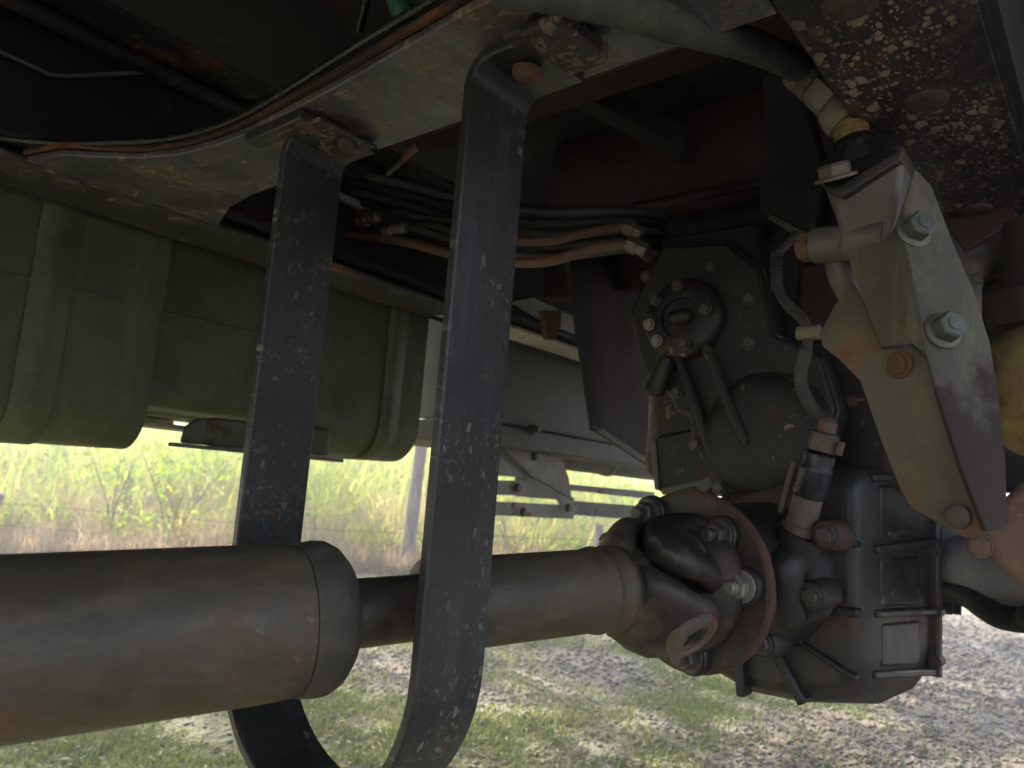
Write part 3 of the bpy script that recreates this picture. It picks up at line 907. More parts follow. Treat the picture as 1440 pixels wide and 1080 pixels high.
for k in range(16):
    a = S(1092 + (k < 4) * 0, 358 + k * 3.6, 0.868)
    MB().lathe(a, (0, 0, 1), [(0, 0.0070), (0.0014, 0.0070)], 12).build('sleeve_ring', 'loom', parent=loom)
q = S(1137, 468, 0.848)
MB().lathe(q - eT * -0.012, -eT, [(0, 0.0085), (0.024, 0.0085)], 14).build('clip', 'clip', parent=loom, label='dull yellow clip on the lead')

# ------------------------------------------------------------------ TRUCK: shift cylinder with its guard plate, and the pressure hose
SC = 0.68
cyl = MB()
body = [(1160, 268), (1172, 300), (1178, 322), (1176, 350), (1185, 362), (1245, 352), (1262, 300), (1270, 232), (1262, 212), (1240, 205), (1170, 240), (1152, 250)]
fa = g(body, 0.655)
cyl.prism(fa, [Vector((0.735, p.y, p.z)) for p in fa])
cyl = cyl.build('shift_cylinder', 'cast_alu', label='grey cast cylinder body hanging under the near rail', bevel=0.012, seg=3)
# horizontal port with the rusty plug
pa, pz = S(1215, 338, 0.670), S(1150, 346, 0.676)
dv = (pz - pa).normalized()
Lp = (pz - pa).length
MB().lathe(pa, dv, [(-0.02, 0.0165), (Lp * 0.7, 0.0165), (Lp + 0.002, 0.0160), (Lp + 0.004, 0.013)], 32).build('side_port', 'cast_alu', parent=cyl)
MB().lathe(pz + dv * 0.0045, dv, [(0, 0.0140), (0.010, 0.0138), (0.013, 0.011)], 6).build('port_plug', 'rust', parent=cyl, label='rusty orange plug on the side port')
MB().tube([S(1180, 352, 0.69), S(1184, 385, 0.69), S(1202, 420, 0.70)], 0.0125, 18, 6).build('outlet_pipe', 'cast_alu', parent=cyl)
# top cap plate, seen edge on
d_ax = (S(1205, 240, 0.69) - S(1222, 330, 0.69)).normalized()
capc = [S(1160, 262, 0.648), S(1148, 244, 0.65), S(1152, 226, 0.655), S(1235, 178, 0.66), S(1256, 186, 0.66), S(1268, 208, 0.655), S(1262, 224, 0.65), S(1180, 272, 0.648)]
MB().prism(capc, [p + eS * 0.085 - eT * 0.0 for p in capc]).build('cap_plate', 'oil', parent=cyl, bevel=0.005)
cp2 = [S(1162, 268, 0.646), S(1152, 256, 0.646), S(1176, 262, 0.646), S(1258, 214, 0.648), S(1270, 204, 0.65), S(1268, 224, 0.648), S(1185, 276, 0.645)]
MB().prism(cp2, (0.090, 0, 0)).build('cap_gasket', 'case_grey', parent=cyl, bevel=0.002)
bolt(S(1176, 252, 0.640), S(1178, 220, 0.66) - S(1180, 255, 0.66) - eS * 0.012, 0.0140, 'hex', 'tan_bolt', cyl, 'cap_bolt', label='tan dirty bolt on the cap')
# hose end
h0, h1 = S(1132, 92, 0.66), S(1232, 205, 0.675)
hd = (S(1205, 160, 0.668) - S(1140, 100, 0.66)).normalized()
hose_pts = [Vector((0.02, 0.36, 1.17)), Vector((0.14, 0.33, 1.10)), S(690, -40, 0.290), S(760, -17, 0.325), S(860, 6, 0.385), S(960, 37, 0.455), S(1050, 62, 0.545), S(1110, 88, 0.625), S(1138, 108, 0.66)]
hose = MB().tube(hose_pts, 0.0135, 20, 10).build('pressure_hose', 'hose', label='thick dusty black hose curving in from the top, ending in pale fittings')
MB().lathe(S(1122, 96, 0.655), hd, [(0, 0.0150), (0.002, 0.0180), (0.012, 0.0182), (0.0135, 0.0165), (0.016, 0.0165), (0.018, 0.0178), (0.026, 0.0178), (0.0275, 0.016)], 28).build('ferrule', 'fitting', parent=hose)
f1 = S(1122, 96, 0.655) + hd * 0.0278
MB().lathe(f1, hd, [(0, 0.0165), (0.002, 0.0185), (0.022, 0.0185), (0.025, 0.0165)], 6).build('hex_fitting', 'fitting', parent=hose)
f2 = f1 + hd * 0.0252
dn = (S(1216, 205, 0.672) - S(1204, 160, 0.668)).normalized()
MB().lathe(f2, (hd + dn * 0.6).normalized(), [(0, 0.0135), (0.004, 0.0140), (0.006, 0.0200), (0.020, 0.0205), (0.024, 0.0180)], 28).build('swivel_nut', 'fitting', parent=hose, label='swivel nut with a rust-red collar')
f3 = f2 + (hd + dn * 0.6).normalized() * 0.0225
pr_ = [(0, 0.0125)]
for k in range(5):
    pr_ += [(0.0012 + k * 0.0034, 0.0150), (0.0024 + k * 0.0034, 0.0150), (0.0034 + k * 0.0034, 0.0134)]
MB().lathe(f3, dn, pr_, 28).build('brass_thread', 'brass', parent=hose, label='bright brass thread below the fittings')
f4 = f3 + dn * 0.018
MB().lathe(f4, dn, [(0, 0.0165), (0.008, 0.0185), (0.024, 0.0195)], 28).build('oily_elbow', 'oil', parent=hose, label='elbow wet with black oil')


def sheet(verts, faces, th, name, mat, parent, label=None, bevel=0.001):
    me = bpy.data.meshes.new(name)
    me.from_pydata([tuple(v) for v in verts], [], faces)
    bm = bmesh.new()
    bm.from_mesh(me)
    bmesh.ops.recalc_face_normals(bm, faces=bm.faces)
    bm.to_mesh(me)
    bm.free()
    me.materials.append(M[mat])
    o = bpy.data.objects.new(name, me)
    COL.objects.link(o)
    o.parent = parent
    if label:
        o['label'] = label
    so = o.modifiers.new('thickness', 'SOLIDIFY')
    so.thickness = th
    so.offset = 0
    if bevel:
        b_ = o.modifiers.new('bevel', 'BEVEL')
        b_.width = bevel
        b_.segments = 3
        b_.limit_method = 'ANGLE'
        b_.angle_limit = math.radians(20)
    me.shade_smooth()
    me.set_sharp_from_angle(angle=math.radians(50))
    return o


# upper guard: left face towards us, bent back along a crease into the right face
V_ = [S(1192, 352, 0.645), S(1240, 342, 0.640), S(1258, 322, 0.637), S(1270, 288, 0.633), S(1286, 238, 0.635),          # left/top edge
      S(1200, 385, 0.645), S(1222, 440, 0.640), S(1240, 488, 0.637), S(1284, 484, 0.6255),                                   # lower left
      S(1272, 340, 0.628), S(1292, 430, 0.622),                                                                            # crease
      S(1308, 262, 0.655), S(1338, 340, 0.660), S(1368, 410, 0.660), S(1390, 480, 0.660),                                      # right edge
      S(1302, 500, 0.619), S(1318, 560, 0.612), S(1350, 660, 0.600), S(1386, 748, 0.592), S(1402, 552, 0.655), S(1412, 650, 0.645), S(1414, 742, 0.635)]
F_ = [(0, 1, 9, 5), (1, 2, 9), (2, 3, 9), (5, 9, 10, 6), (6, 10, 8, 7), (3, 4, 11, 12, 9), (9, 12, 13, 10), (10, 13, 14, 15), (8, 10, 15), (15, 14, 19, 16), (16, 19, 20, 17), (17, 20, 21, 18)]
guard = sheet(V_, F_, 0.003, 'guard_plate', 'galv', TRUCK, 'weathered zinc guard plate folded down its middle, fixed by two flanged bolts', 0.0012)
# lower guard tucked behind it
V2 = [S(1200, 398, 0.668), S(1222, 440, 0.662), S(1242, 492, 0.650), S(1286, 489, 0.634), S(1304, 504, 0.627), S(1320, 564, 0.620), S(1350, 660, 0.610), S(1384, 748, 0.602), S(1350, 752, 0.606),
      S(1282, 714, 0.620), S(1268, 690, 0.625), S(1240, 620, 0.633), S(1210, 535, 0.645), S(1180, 505, 0.655), S(1158, 488, 0.664), S(1153, 470, 0.668), S(1175, 430, 0.672),
      S(1262, 560, 0.632), S(1300, 650, 0.622), S(1325, 720, 0.613)]
F2 = [(0, 1, 14, 15, 16), (1, 2, 13, 14), (2, 3, 17, 12, 13), (3, 4, 5, 17), (12, 17, 11), (17, 5, 18, 11), (5, 6, 18), (11, 18, 10), (18, 6, 19, 10), (10, 19, 9), (6, 7, 19), (19, 7, 8), (19, 8, 9)]
lowg = sheet(V2, F2, 0.003, 'lower_guard', 'galv_warm', TRUCK, 'lower guard plate with a flared ear at the left, stained tan towards its tip', 0.0012)
rn = ((V_[13] - V_[9]).cross(V_[10] - V_[9])).normalized()
if rn.x > 0:
    rn = -rn
for x, y, lb in ((1283, 326, 'upper of the two flanged bolts on the guard plate'), (1324, 466, 'lower of the two flanged bolts on the guard plate')):
    d = measure(x, y)
    k = (V_[9] - C0).dot(rn) / d.dot(rn)
    bolt(C0 + d * k + rn * 0.001, rn, 0.0112, 'flanged', 'galv_nut', guard, 'guard_bolt', label=lb)
bolt(S(1265, 513, 0.631), Vector((-1, 0.45, -0.1)), 0.0082, 'cross', 'rust', lowg, 'guard_screw', label='rusty cross-head screw')
bolt(S(1347, 726, 0.604), Vector((-1, 0.3, -0.2)), 0.0090, 'flat', 'nut_dark', lowg, 'guard_screw')
# rusty arm below the guard, at the right edge of the photograph
arm = g([(1330, 742), (1384, 742), (1394, 728), (1412, 700), (1440, 672), (1500, 690), (1500, 880), (1440, 832), (1400, 790), (1368, 762)], 0.70)
arm_o = MB().prism(arm, (0.05, 0, 0)).build('rusty_arm', 'rusty_arm', bevel=0.006, seg=3, label='pitted rusty arm under the tip of the guard plate')
bolt(S(1378, 768, 0.698), -eS, 0.0075, 'hex', 'rusty_arm', arm_o, 'bolt')
bolt(S(1406, 726, 0.640), -eS, 0.007, 'flat', 'rust', arm_o, 'bolt')

# ------------------------------------------------------------------ TRUCK: gold bowl and dark parts at the right edge
bc = S(1466, 548, 0.80)
bowl = MB().sphere(bc, (0.052, 0.052, 0.062), 40, 24).build('filter_bowl', 'bowl', label='rounded bowl with gold paint peeling to rust at the right edge')
MB().lathe(bc + eZ * 0.055, eZ, [(0, 0.040), (0.02, 0.044), (0.03, 0.044), (0.032, 0.03), (0.10, 0.028)], 32).build('bowl_neck', 'redbrown', parent=bowl)
MB().box((0.86, 0.00, 0.955), (1.05, 0.10, 1.00)).build('bowl_bracket', 'redbrown', parent=bowl, bevel=0.006)
bolt(S(1415, 440, 0.82), -eS, 0.010, 'hex', 'rust', bowl, 'bolt')
out = MB().box((0.86, -0.50, 1.12), (0.93, 0.055, 1.24)).build('outrigger', 'redbrown', label='red-brown outrigger reaching out from the near rail', bevel=0.005)
pa, pz = S(1305, 215, 0.93), S(1395, 330, 0.93)
b = MB()
q = (pz - pa).normalized()
nq = Vector((0, -q.z, q.y)) * 0.030
b.prism([pa - nq, pz - nq, pz + nq, pa + nq], (0.012, 0, 0))
b.build('outrigger_brace', 'redbrown', parent=out, bevel=0.002)
MB().box((1.12, -0.35, 0.93), (1.17, 0.17, 0.98)).build('torsion_bar', 'redbrown', parent=out, bevel=0.01)
MB().box((1.22, -0.30, 0.80), (1.30, 0.16, 1.10)).build('hanger', 'underfloor', parent=out, bevel=0.01)
MB().box((1.62, -0.60, 0.738), (1.64, 0.17, 1.30)).build('inner_panel', 'redbrown', parent=out)
# grey axle beam and the black hose bending below it
ga, gz = S(1310, 800, 1.36), S(1600, 812, 1.16)
gz = ga + (gz - ga) * 3.2
beam = MB().tube([ga, gz], 0.052, 28, 0).build('axle_beam', 'greytube', label='dusty grey axle beam beyond the gearbox')
MB().lathe(S(1325, 790, 1.33), (gz - ga).normalized(), [(0, 0.062), (0.03, 0.064), (0.034, 0.05)], 28).build('beam_collar', 'case_grey', parent=beam)
hp = [S(1300, 832, 1.30), S(1330, 833, 1.28), S(1360, 838, 1.26), S(1385, 855, 1.24), S(1410, 868, 1.22), S(1450, 872, 1.20), S(1520, 868, 1.17), Vector((1.16, -0.40, 0.70)), Vector((1.18, -0.55, 0.80))]
hz = MB().tube(hp, 0.0165, 16, 8).build('brake_hose', 'rubber', label='fat black hose bending towards the right edge, above the gravel')
for x in (1322, 1333, 1345):
    p = S(x, 848, 1.28)
    MB().box((p.x - 0.004, p.y - 0.006, p.z - 0.016), (p.x + 0.004, p.y + 0.004, p.z + 0.012)).build('hose_clip', 'rubber', parent=hz, bevel=0.001)

# ------------------------------------------------------------------ TRUCK: tanks on the far side
def tank(s0, s1, t0, t1, z0, z1, r, name, lab, rr=0.03):
    """a round-cornered box tank lying along the truck: rounded lengthwise edges and rounded ends"""
    secs = []

    def ring(s_, ins_):
        out_ = []
        y0, y1, a0, a1 = t0 + ins_, t1 - ins_, z0 + ins_, z1 - ins_
        q = max(r - ins_, 0.01)
        for cy, cz, st in ((y1 - q, a1 - q, 0), (y0 + q, a1 - q, 1), (y0 + q, a0 + q, 2), (y1 - q, a0 + q, 3)):
            for i in range(9):
                a = math.pi / 2 * (st + i / 8)
                out_.append(Vector((s_, cy + q * math.cos(a), cz + q * math.sin(a))))
        return out_
    for i in range(7):
        a = math.pi / 2 * i / 6
        secs.append(ring(s0 + rr * (1 - math.sin(a)), rr * (1 - math.sqrt(max(0, 1 - (1 - math.sin(a)) ** 2)))))
    for i in range(7):
        a = math.pi / 2 * (1 - i / 6)
        secs.append(ring(s1 - rr * (1 - math.sin(a)), rr * (1 - math.sqrt(max(0, 1 - (1 - math.sin(a)) ** 2)))))
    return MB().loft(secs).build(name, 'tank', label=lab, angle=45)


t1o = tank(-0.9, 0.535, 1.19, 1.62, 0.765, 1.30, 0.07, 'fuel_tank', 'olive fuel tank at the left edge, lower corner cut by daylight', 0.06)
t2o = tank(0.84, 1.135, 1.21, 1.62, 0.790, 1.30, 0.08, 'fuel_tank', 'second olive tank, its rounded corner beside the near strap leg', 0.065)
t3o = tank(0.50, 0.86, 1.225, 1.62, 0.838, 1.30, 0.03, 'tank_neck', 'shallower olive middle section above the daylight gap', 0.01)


def tank_band(s_, w_, t0, t1, z0, z1, r, par):
    sec = []
    for cy, cz, st in ((t1 - r, z1 - r, 0), (t0 + r, z1 - r, 1), (t0 + r, z0 + r, 2), (t1 - r, z0 + r, 3)):
        for i in range(9):
            a = math.pi / 2 * (st + i / 8)
            sec.append((cy + r * math.cos(a), cz + r * math.sin(a)))
    b = MB()
    n = len(sec)
    vs, fs = [], []
    for k, (yy, zz) in enumerate(sec):
        cy, cz = (t0 + t1) / 2, (z0 + z1) / 2
        vs += [(s_, yy, zz), (s_ + w_, yy, zz)]
    for k in range(n):
        a, c = 2 * k, 2 * ((k + 1) % n)
        fs.append((a, a + 1, c + 1, c))
    me_ = sheet([Vector(v) for v in vs], fs, 0.005, 'tank_strap', 'tank_strap', par, None, 0)
    return me_


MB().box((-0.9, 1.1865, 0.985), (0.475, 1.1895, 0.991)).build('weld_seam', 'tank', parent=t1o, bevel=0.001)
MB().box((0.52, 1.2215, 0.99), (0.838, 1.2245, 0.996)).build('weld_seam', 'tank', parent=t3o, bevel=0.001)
tank_band(0.345, 0.055, 1.187, 1.623, 0.762, 1.303, 0.072, t1o)
tank_band(-0.30, 0.055, 1.187, 1.623, 0.762, 1.303, 0.072, t1o)
tank_band(1.02, 0.05, 1.207, 1.623, 0.792, 1.303, 0.072, t2o)
# step rail under the second tank: pale folded lip seen in the gap
sk = [Vector((0.605, 1.205, 0.783)), Vector((0.90, 1.205, 0.786)), Vector((0.90, 1.205, 0.836)), Vector((0.66, 1.205, 0.832)), Vector((0.625, 1.205, 0.826)), Vector((0.608, 1.205, 0.810))]
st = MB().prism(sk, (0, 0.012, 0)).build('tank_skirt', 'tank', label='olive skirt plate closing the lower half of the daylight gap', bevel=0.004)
MB().box((0.585, 1.196, 0.776), (0.93, 1.212, 0.7825)).build('skirt_lip', 'bracket_dark', parent=st, bevel=0.001)
MB().box((0.61, 1.40, 0.812), (0.78, 1.47, 0.822)).build('cradle_arm', 'pale', parent=st, bevel=0.002)
MB().box((0.56, 1.52, 0.826), (0.74, 1.58, 0.836)).build('cradle_arm', 'pale', parent=st, bevel=0.002)

# ------------------------------------------------------------------ TRUCK: far-side locker and step bracket
pn = MB().box((1.30, 1.20, 0.905), (2.30, 1.62, 1.30)).build('side_locker', 'panel', label='olive-grey side locker seen past the near strap leg', bevel=0.008)
MB().box((1.26, 1.185, 0.852), (2.30, 1.60, 0.9045)).build('locker_lip', 'panel', parent=pn, bevel=0.004, label='bottom lip of the locker with a bolt')
bolt(T(748, 604, 1.185), -eT, 0.013, 'nut', 'nut_dark', pn, 'bolt')
pp = [T(716, 425, 1.138), T(748, 419, 1.138), T(806, 446, 1.138), T(806, 470, 1.138), T(762, 452, 1.138)]
MB().prism(pp, (0, -0.005, 0)).build('white_patch', 'pale', parent=rail2)
pp = [T(763, 436, 1.01), T(790, 436, 1.01), T(790, 458, 1.01), T(782, 478, 1.01), T(770, 478, 1.01), T(767, 458, 1.01)]
MB().prism(pp, (0, 0.014, 0)).build('rail_latch', 'rust', parent=rail2, bevel=0.003, label='brown rusty latch on the pale rail end')
# dark splash panel between locker and gearbox
sp_ = [T(800, 368, 0.82), T(1000, 340, 0.82), T(1010, 640, 0.82), T(918, 658, 0.82), T(836, 604, 0.82)]
spo = MB().prism(sp_, (0, 0.012, 0)).build('splash_panel', 'redbrown', label='dark red-brown splash panel left of the gearbox', bevel=0.002)
pe = [T(800, 368, 0.815), T(826, 368, 0.815), T(846, 606, 0.815), T(832, 606, 0.815)]
MB().prism(pe, (0, 0.0045, 0)).build('panel_edge', 'underfloor', parent=spo)
pe = [T(832, 600, 0.815), T(843, 600, 0.815), T(922, 652, 0.815), T(922, 660, 0.815)]
MB().prism(pe, (0, 0.0045, 0)).build('panel_edge', 'panel', parent=spo)
# step bracket: plates and slats of dusty grey steel
tb = 1.25
stp = MB().prism([T(640, 616, tb), T(782, 622, tb), T(782, 672, tb), T(762, 674, tb), T(640, 664, tb)], (0, 0.006, 0)).build('step_bracket', 'bracket', label='dusty grey step bracket hanging below the locker', bevel=0.001)
MB().tube([T(694, 620, tb - 0.01), T(745, 668, tb - 0.01), T(806, 702, tb - 0.01)], 0.0042, 8, 0).build('brace_rod', 'bracket_dark', parent=stp)
slats = [((640, 674.5), (730, 676), (730, 697), (640, 694)), ((640, 702), (812, 711), (806, 730), (640, 722)),
         ((726, 664), (790, 670), (800, 704), (726, 698)), ((782, 622), (800, 672), (806, 712), (790, 712), (776, 690)),
         ((800, 686), (905, 694), (905, 701), (806, 690)), ((806, 704), (905, 712), (905, 732), (806, 724)), ((790, 680), (920, 692), (920, 700), (810, 690))]
for k, q in enumerate(slats):
    off = 0.004 + 0.009 * k
    MB().prism([T(x, y, tb + off) for x, y in q], (0, 0.006, 0)).build('step_slat', 'bracket' if k != 5 else 'bracket_dark', parent=stp, bevel=0.0008)
for x, y in ((752, 642), (771, 636), (692, 634), (727, 686), (735, 720), (798, 714)):
    bolt(T(x, y, tb - 0.002), -eT, 0.0105, 'hex', 'nut_dark', stp, 'bolt')
# grimy muffler between bracket and gearbox
mz = MB().tube([T(792, 640, 1.36), T(990, 668, 1.36)], 0.046, 28, 0).build('exhaust_muffler', 'bracket_dark', label='grimy grey muffler behind the step bracket')
MB().lathe(T(850, 649, 1.36), (T(990, 668, 1.36) - T(792, 640, 1.36)), [(0, 0.049), (0.02, 0.049)], 28).build('muffler_band', 'bracket', parent=mz)

# ------------------------------------------------------------------ TRUCK: lines in the middle
yb = lambda x, y, s_: S(x, y, s_)
pl1 = [yb(480, 300, 0.86), yb(560, 305, 0.86), yb(640, 325, 0.87), yb(715, 337, 0.88), yb(775, 338, 0.90), yb(830, 326, 0.93), yb(880, 318, 0.96)]
pi_ = MB().tube(pl1, 0.0078, 14, 8).build('hydraulic_pipe', 'pipe', label='upper brown hydraulic pipe swept towards the gearbox')
pl2 = [yb(470, 330, 0.84), yb(560, 338, 0.84), yb(640, 358, 0.85), yb(712, 368, 0.86), yb(770, 367, 0.88), yb(830, 350, 0.91), yb(884, 342, 0.935)]
pi2 = MB().tube(pl2, 0.0085, 14, 8).build('hydraulic_pipe', 'pipe', label='lower brown hydraulic pipe with a bright end fitting')
dfit = (yb(912, 356, 0.95) - yb(882, 342, 0.935)).normalized()
MB().lathe(yb(882, 341, 0.933), dfit, [(0, 0.011), (0.003, 0.0135), (0.016, 0.0135), (0.018, 0.011), (0.032, 0.0115)], 6).build('end_fitting', 'fitting', parent=pi2)
MB().lathe(yb(878, 318, 0.958), dfit, [(0, 0.011), (0.003, 0.0135), (0.016, 0.0135), (0.018, 0.011), (0.03, 0.0115)], 6).build('end_fitting', 'fitting', parent=pi_)
for (x, y), k in (((512, 310), 0), ((548, 324), 1)):
    p0, p1 = yb(x, y, 0.835), yb(x + 40, y - 10 + k * 2, 0.835)
    d = (p1 - p0).normalized()
    o = MB().lathe(p0, d, [(0, 0.007), (0.002, 0.011), (0.010, 0.0115), (0.012, 0.009), (0.0135, 0.0095), (0.018, 0.0105), (0.022, 0.0095), (0.026, 0.0105), (0.030, 0.0095), (0.034, 0.0105), (0.040, 0.0095), (0.043, 0.006)], 20)
    fo = o.build('hose_coupling', 'fitting', label='left ribbed hose coupling between the strap legs' if k == 0 else 'right ribbed hose coupling between the strap legs')
    MB().tube([p1, p1 + d * 0.03 - eZ * 0.002, p1 + d * 0.08 - eZ * 0.020, p1 + d * 0.2 - eZ * 0.05], 0.0065, 10, 6).build('hose_tail', 'rubber', parent=fo)
    MB().lathe(p0 - d * 0.012, d, [(0, 0.012), (0.012, 0.012)], 6).build('coupling_nut', 'rust', parent=fo)
for k in range(5):
    y0 = 236 + k * 13
    pts = [yb(430, y0 - 8, 0.80 + k * 0.012), yb(500, y0 + 8, 0.82 + k * 0.012), yb(570, y0 + 24 + k, 0.85), yb(650, y0 + 44 + k * 2, 0.88), yb(760, y0 + 62 + k * 3, 0.92), yb(900, y0 + 62, 1.0), yb(985, y0 + 82, 1.18)]
    MB().tube(pts, 0.0085 - 0.0004 * k, 12, 6).build('rubber_line', 'rubber' if k % 2 else 'loom', parent=pi_)
# loose end with a red tip
le = MB().tube([yb(545, 245, 0.70), yb(552, 238, 0.70), yb(566, 226, 0.70)], 0.0042, 10, 4).build('loose_cable_end', 'loom', label='loose cable end with an orange-red tip under the crossmember')
MB().tube([yb(567, 225, 0.70), yb(575, 216, 0.70), yb(588, 206, 0.70)], 0.0056, 10, 0).build('cable_tip', 'rust', parent=le)
# brown tie rod across the dark bay and a diagonal brace under the deck
MB().tube([yb(860, 298, 1.15), yb(940, 283, 1.15), yb(1070, 258, 1.15), yb(1140, 244, 1.15)], 0.0095, 14, 0).build('tie_rod', 'redbrown', label='brown rod crossing the dark bay behind the gearbox')
q0, q1 = yb(770, 120, 1.05), yb(960, 222, 1.25)
b = MB()
d = (q1 - q0).normalized()
sd2 = d.cross(eZ).normalized() * 0.025
b.prism([q0 - sd2, q1 - sd2, q1 + sd2, q0 + sd2], (0, 0, 0.05))
b.build('diagonal_brace', 'underfloor', label='dark diagonal brace under the deck', bevel=0.004)
MB().box((1.30, 0.20, 1.18), (1.34, 1.02, 1.55)).build('bulkhead', 'redbrown', label='dark red-brown bulkhead behind the gearbox', bevel=0.004)
b = MB().prism([S(1070, 105, 1.0), S(1125, 105, 1.0), S(1165, 250, 1.0), S(1140, 330, 1.0), S(1085, 308, 1.0), S(1066, 290, 1.0)], (0.03, 0, 0))
gm = b.build('gearbox_mount', 'underfloor', label='dark mounting bracket between gearbox and rail', bevel=0.006)
MB().prism([S(1078, 306, 0.995), S(1086, 303, 0.995), S(1140, 330, 0.995), S(1150, 345, 0.995), S(1128, 338, 0.995)], (0.004, 0, 0)).build('mount_edge', 'panel', parent=gm)

# ------------------------------------------------------------------ GROUND
def fast_mesh(name, V, Q, mat, kind=None, smooth=False, colors=None):
    me = bpy.data.meshes.new(name)
    V = np.asarray(V, dtype=np.float32)
    Q = np.asarray(Q, dtype=np.int32)
    k = Q.shape[1]
    me.vertices.add(len(V))
    me.vertices.foreach_set('co', V.ravel())
    me.loops.add(Q.size)
    me.loops.foreach_set('vertex_index', Q.ravel())
    me.polygons.add(len(Q))
    me.polygons.foreach_set('loop_start', np.arange(0, Q.size, k, dtype=np.int32))
    me.polygons.foreach_set('loop_total', np.full(len(Q), k, dtype=np.int32))
    me.update(calc_edges=True)
    if smooth:
        me.shade_smooth()
    if colors is not None:
        at = me.attributes.new('tone', 'FLOAT', 'POINT')
        at.data.foreach_set('value', np.asarray(colors, dtype=np.float32))
    me.materials.append(mat)
    o = bpy.data.objects.new(name, me)
    COL.objects.link(o)
    if kind:
        o['kind'] = kind
    return o


R = np.random.RandomState(5)


def vnoise(x, y, seed=0):
    """smooth value noise in numpy"""
    xi, yi = np.floor(x).astype(int), np.floor(y).astype(int)
    fx, fy = x - xi, y - yi
    fx, fy = fx * fx * (3 - 2 * fx), fy * fy * (3 - 2 * fy)

    def h(a, c):
        n = (a * 374761393 + c * 668265263 + seed * 982451653) & 0x7fffffff
        n = ((n ^ (n >> 13)) * 1274126177) & 0x7fffffff
        return ((n ^ (n >> 16)) & 0xffff) / 65535.0
    return (h(xi, yi) * (1 - fx) + h(xi + 1, yi) * fx) * (1 - fy) + (h(xi, yi + 1) * (1 - fx) + h(xi + 1, yi + 1) * fx) * fy


def fbm(x, y, seed=0, oc=4):
    s_, a = 0, 0.5
    for k in range(oc):
        s_ = s_ + a * vnoise(x * 2 ** k, y * 2 ** k, seed + k)
        a *= 0.5
    return s_


def bank_edge(x):
    return 6.6 + 0.25 * x + 0.35 * np.sin(x * 0.7)


def ground_z(x, y):
    k = np.clip((y - bank_edge(x)) / 9.0, 0, 1)
    rise = (k * k * (3 - 2 * k)) * 1.3
    side = np.clip((3.5 - x) / 2.5, 0, 1)
    return rise * side + (fbm(x * 1.6, y * 1.6, 3) - 0.47) * 0.07 * np.clip((np.hypot(x, y)) / 3, 0, 1)


def grass_density(x, y):
    n = fbm(x * 0.9 + 11, y * 0.9 + 4, 21, 4)
    base = 0.66 - 0.16 * np.clip((x - 0.1 * y - 0.4) / 1.2, 0, 1) + 0.10 * np.clip((y - 3.5) / 2, 0, 1)
    gravel_lane = np.clip((x - 0.36 * y) / 0.8 + 0.2, 0, 1)
    return np.clip((n - (1 - base)) * 5 + 0.25, 0, 1) * (1 - 0.93 * gravel_lane)


xs = np.concatenate([-np.geomspace(300, 9, 22), np.arange(-8.5, 9, 0.10), np.geomspace(9.2, 300, 22)])
ys = np.concatenate([-np.geomspace(300, 4, 18), np.arange(-3.5, 13, 0.10), np.geomspace(13.3, 400, 22)])
gx, gy = np.meshgrid(xs, ys)
gz = ground_z(gx, gy)
nx, ny = len(xs), len(ys)
idx = np.arange(nx * ny).reshape(ny, nx)
Q = np.stack([idx[:-1, :-1].ravel(), idx[:-1, 1:].ravel(), idx[1:, 1:].ravel(), idx[1:, :-1].ravel()], 1)
gmat, nt, outn = new_mat('gravel_and_dirt')
L = nt.links.new
tc = N(nt, 'ShaderNodeTexCoord')
n1 = N(nt, 'ShaderNodeTexNoise')
n1.inputs['Scale'].default_value = 2.2
n1.inputs['Detail'].default_value = 8
n2 = N(nt, 'ShaderNodeTexVoronoi')
n2.inputs['Scale'].default_value = 55
n3 = N(nt, 'ShaderNodeTexNoise')
n3.inputs['Scale'].default_value = 40
n3.inputs['Detail'].default_value = 6
for n in (n1, n2, n3):
    L(tc.outputs['Object'], n.inputs['Vector'])
sp = N(nt, 'ShaderNodeSeparateColor')
L(n2.outputs['Color'], sp.inputs[0])
stone = mix(nt, sp.outputs[0], (0.15, 0.135, 0.12), (0.23, 0.205, 0.178))
soil = mix(nt, n3.outputs['Fac'], (0.18, 0.14, 0.10), (0.27, 0.215, 0.155))
att = N(nt, 'ShaderNodeAttribute')
att.attribute_name = 'tone'
c1 = mix(nt, ramp(nt, n1.outputs['Fac'], 0.44, 0.60).outputs[0], stone, soil)
turf = mix(nt, n3.outputs['Fac'], (0.11, 0.125, 0.06), (0.18, 0.175, 0.095))
c1 = mix(nt, ramp(nt, att.outputs['Fac'], 0.25, 0.8).outputs[0], c1, turf)
bs = N(nt, 'ShaderNodeBsdfPrincipled', Roughness=0.9)
L(c1, bs.inputs['Base Color'])
bp = N(nt, 'ShaderNodeBump')
bp.inputs['Strength'].default_value = 0.8
bp.inputs['Distance'].default_value = 0.012
L(n2.outputs['Distance'], bp.inputs['Height'])
L(bp.outputs[0], bs.inputs['Normal'])
L(bs.outputs[0], outn.inputs['Surface'])
gd = grass_density(gx, gy)
ground = fast_mesh('ground', np.stack([gx.ravel(), gy.ravel(), gz.ravel()], 1), Q, gmat, 'structure', True, np.clip(gd + np.clip((gy - bank_edge(gx)) / 1.0, 0, 1), 0, 1).ravel())
ground['label'] = 'patchy gravel and grass ground sloping up into a weedy bank'


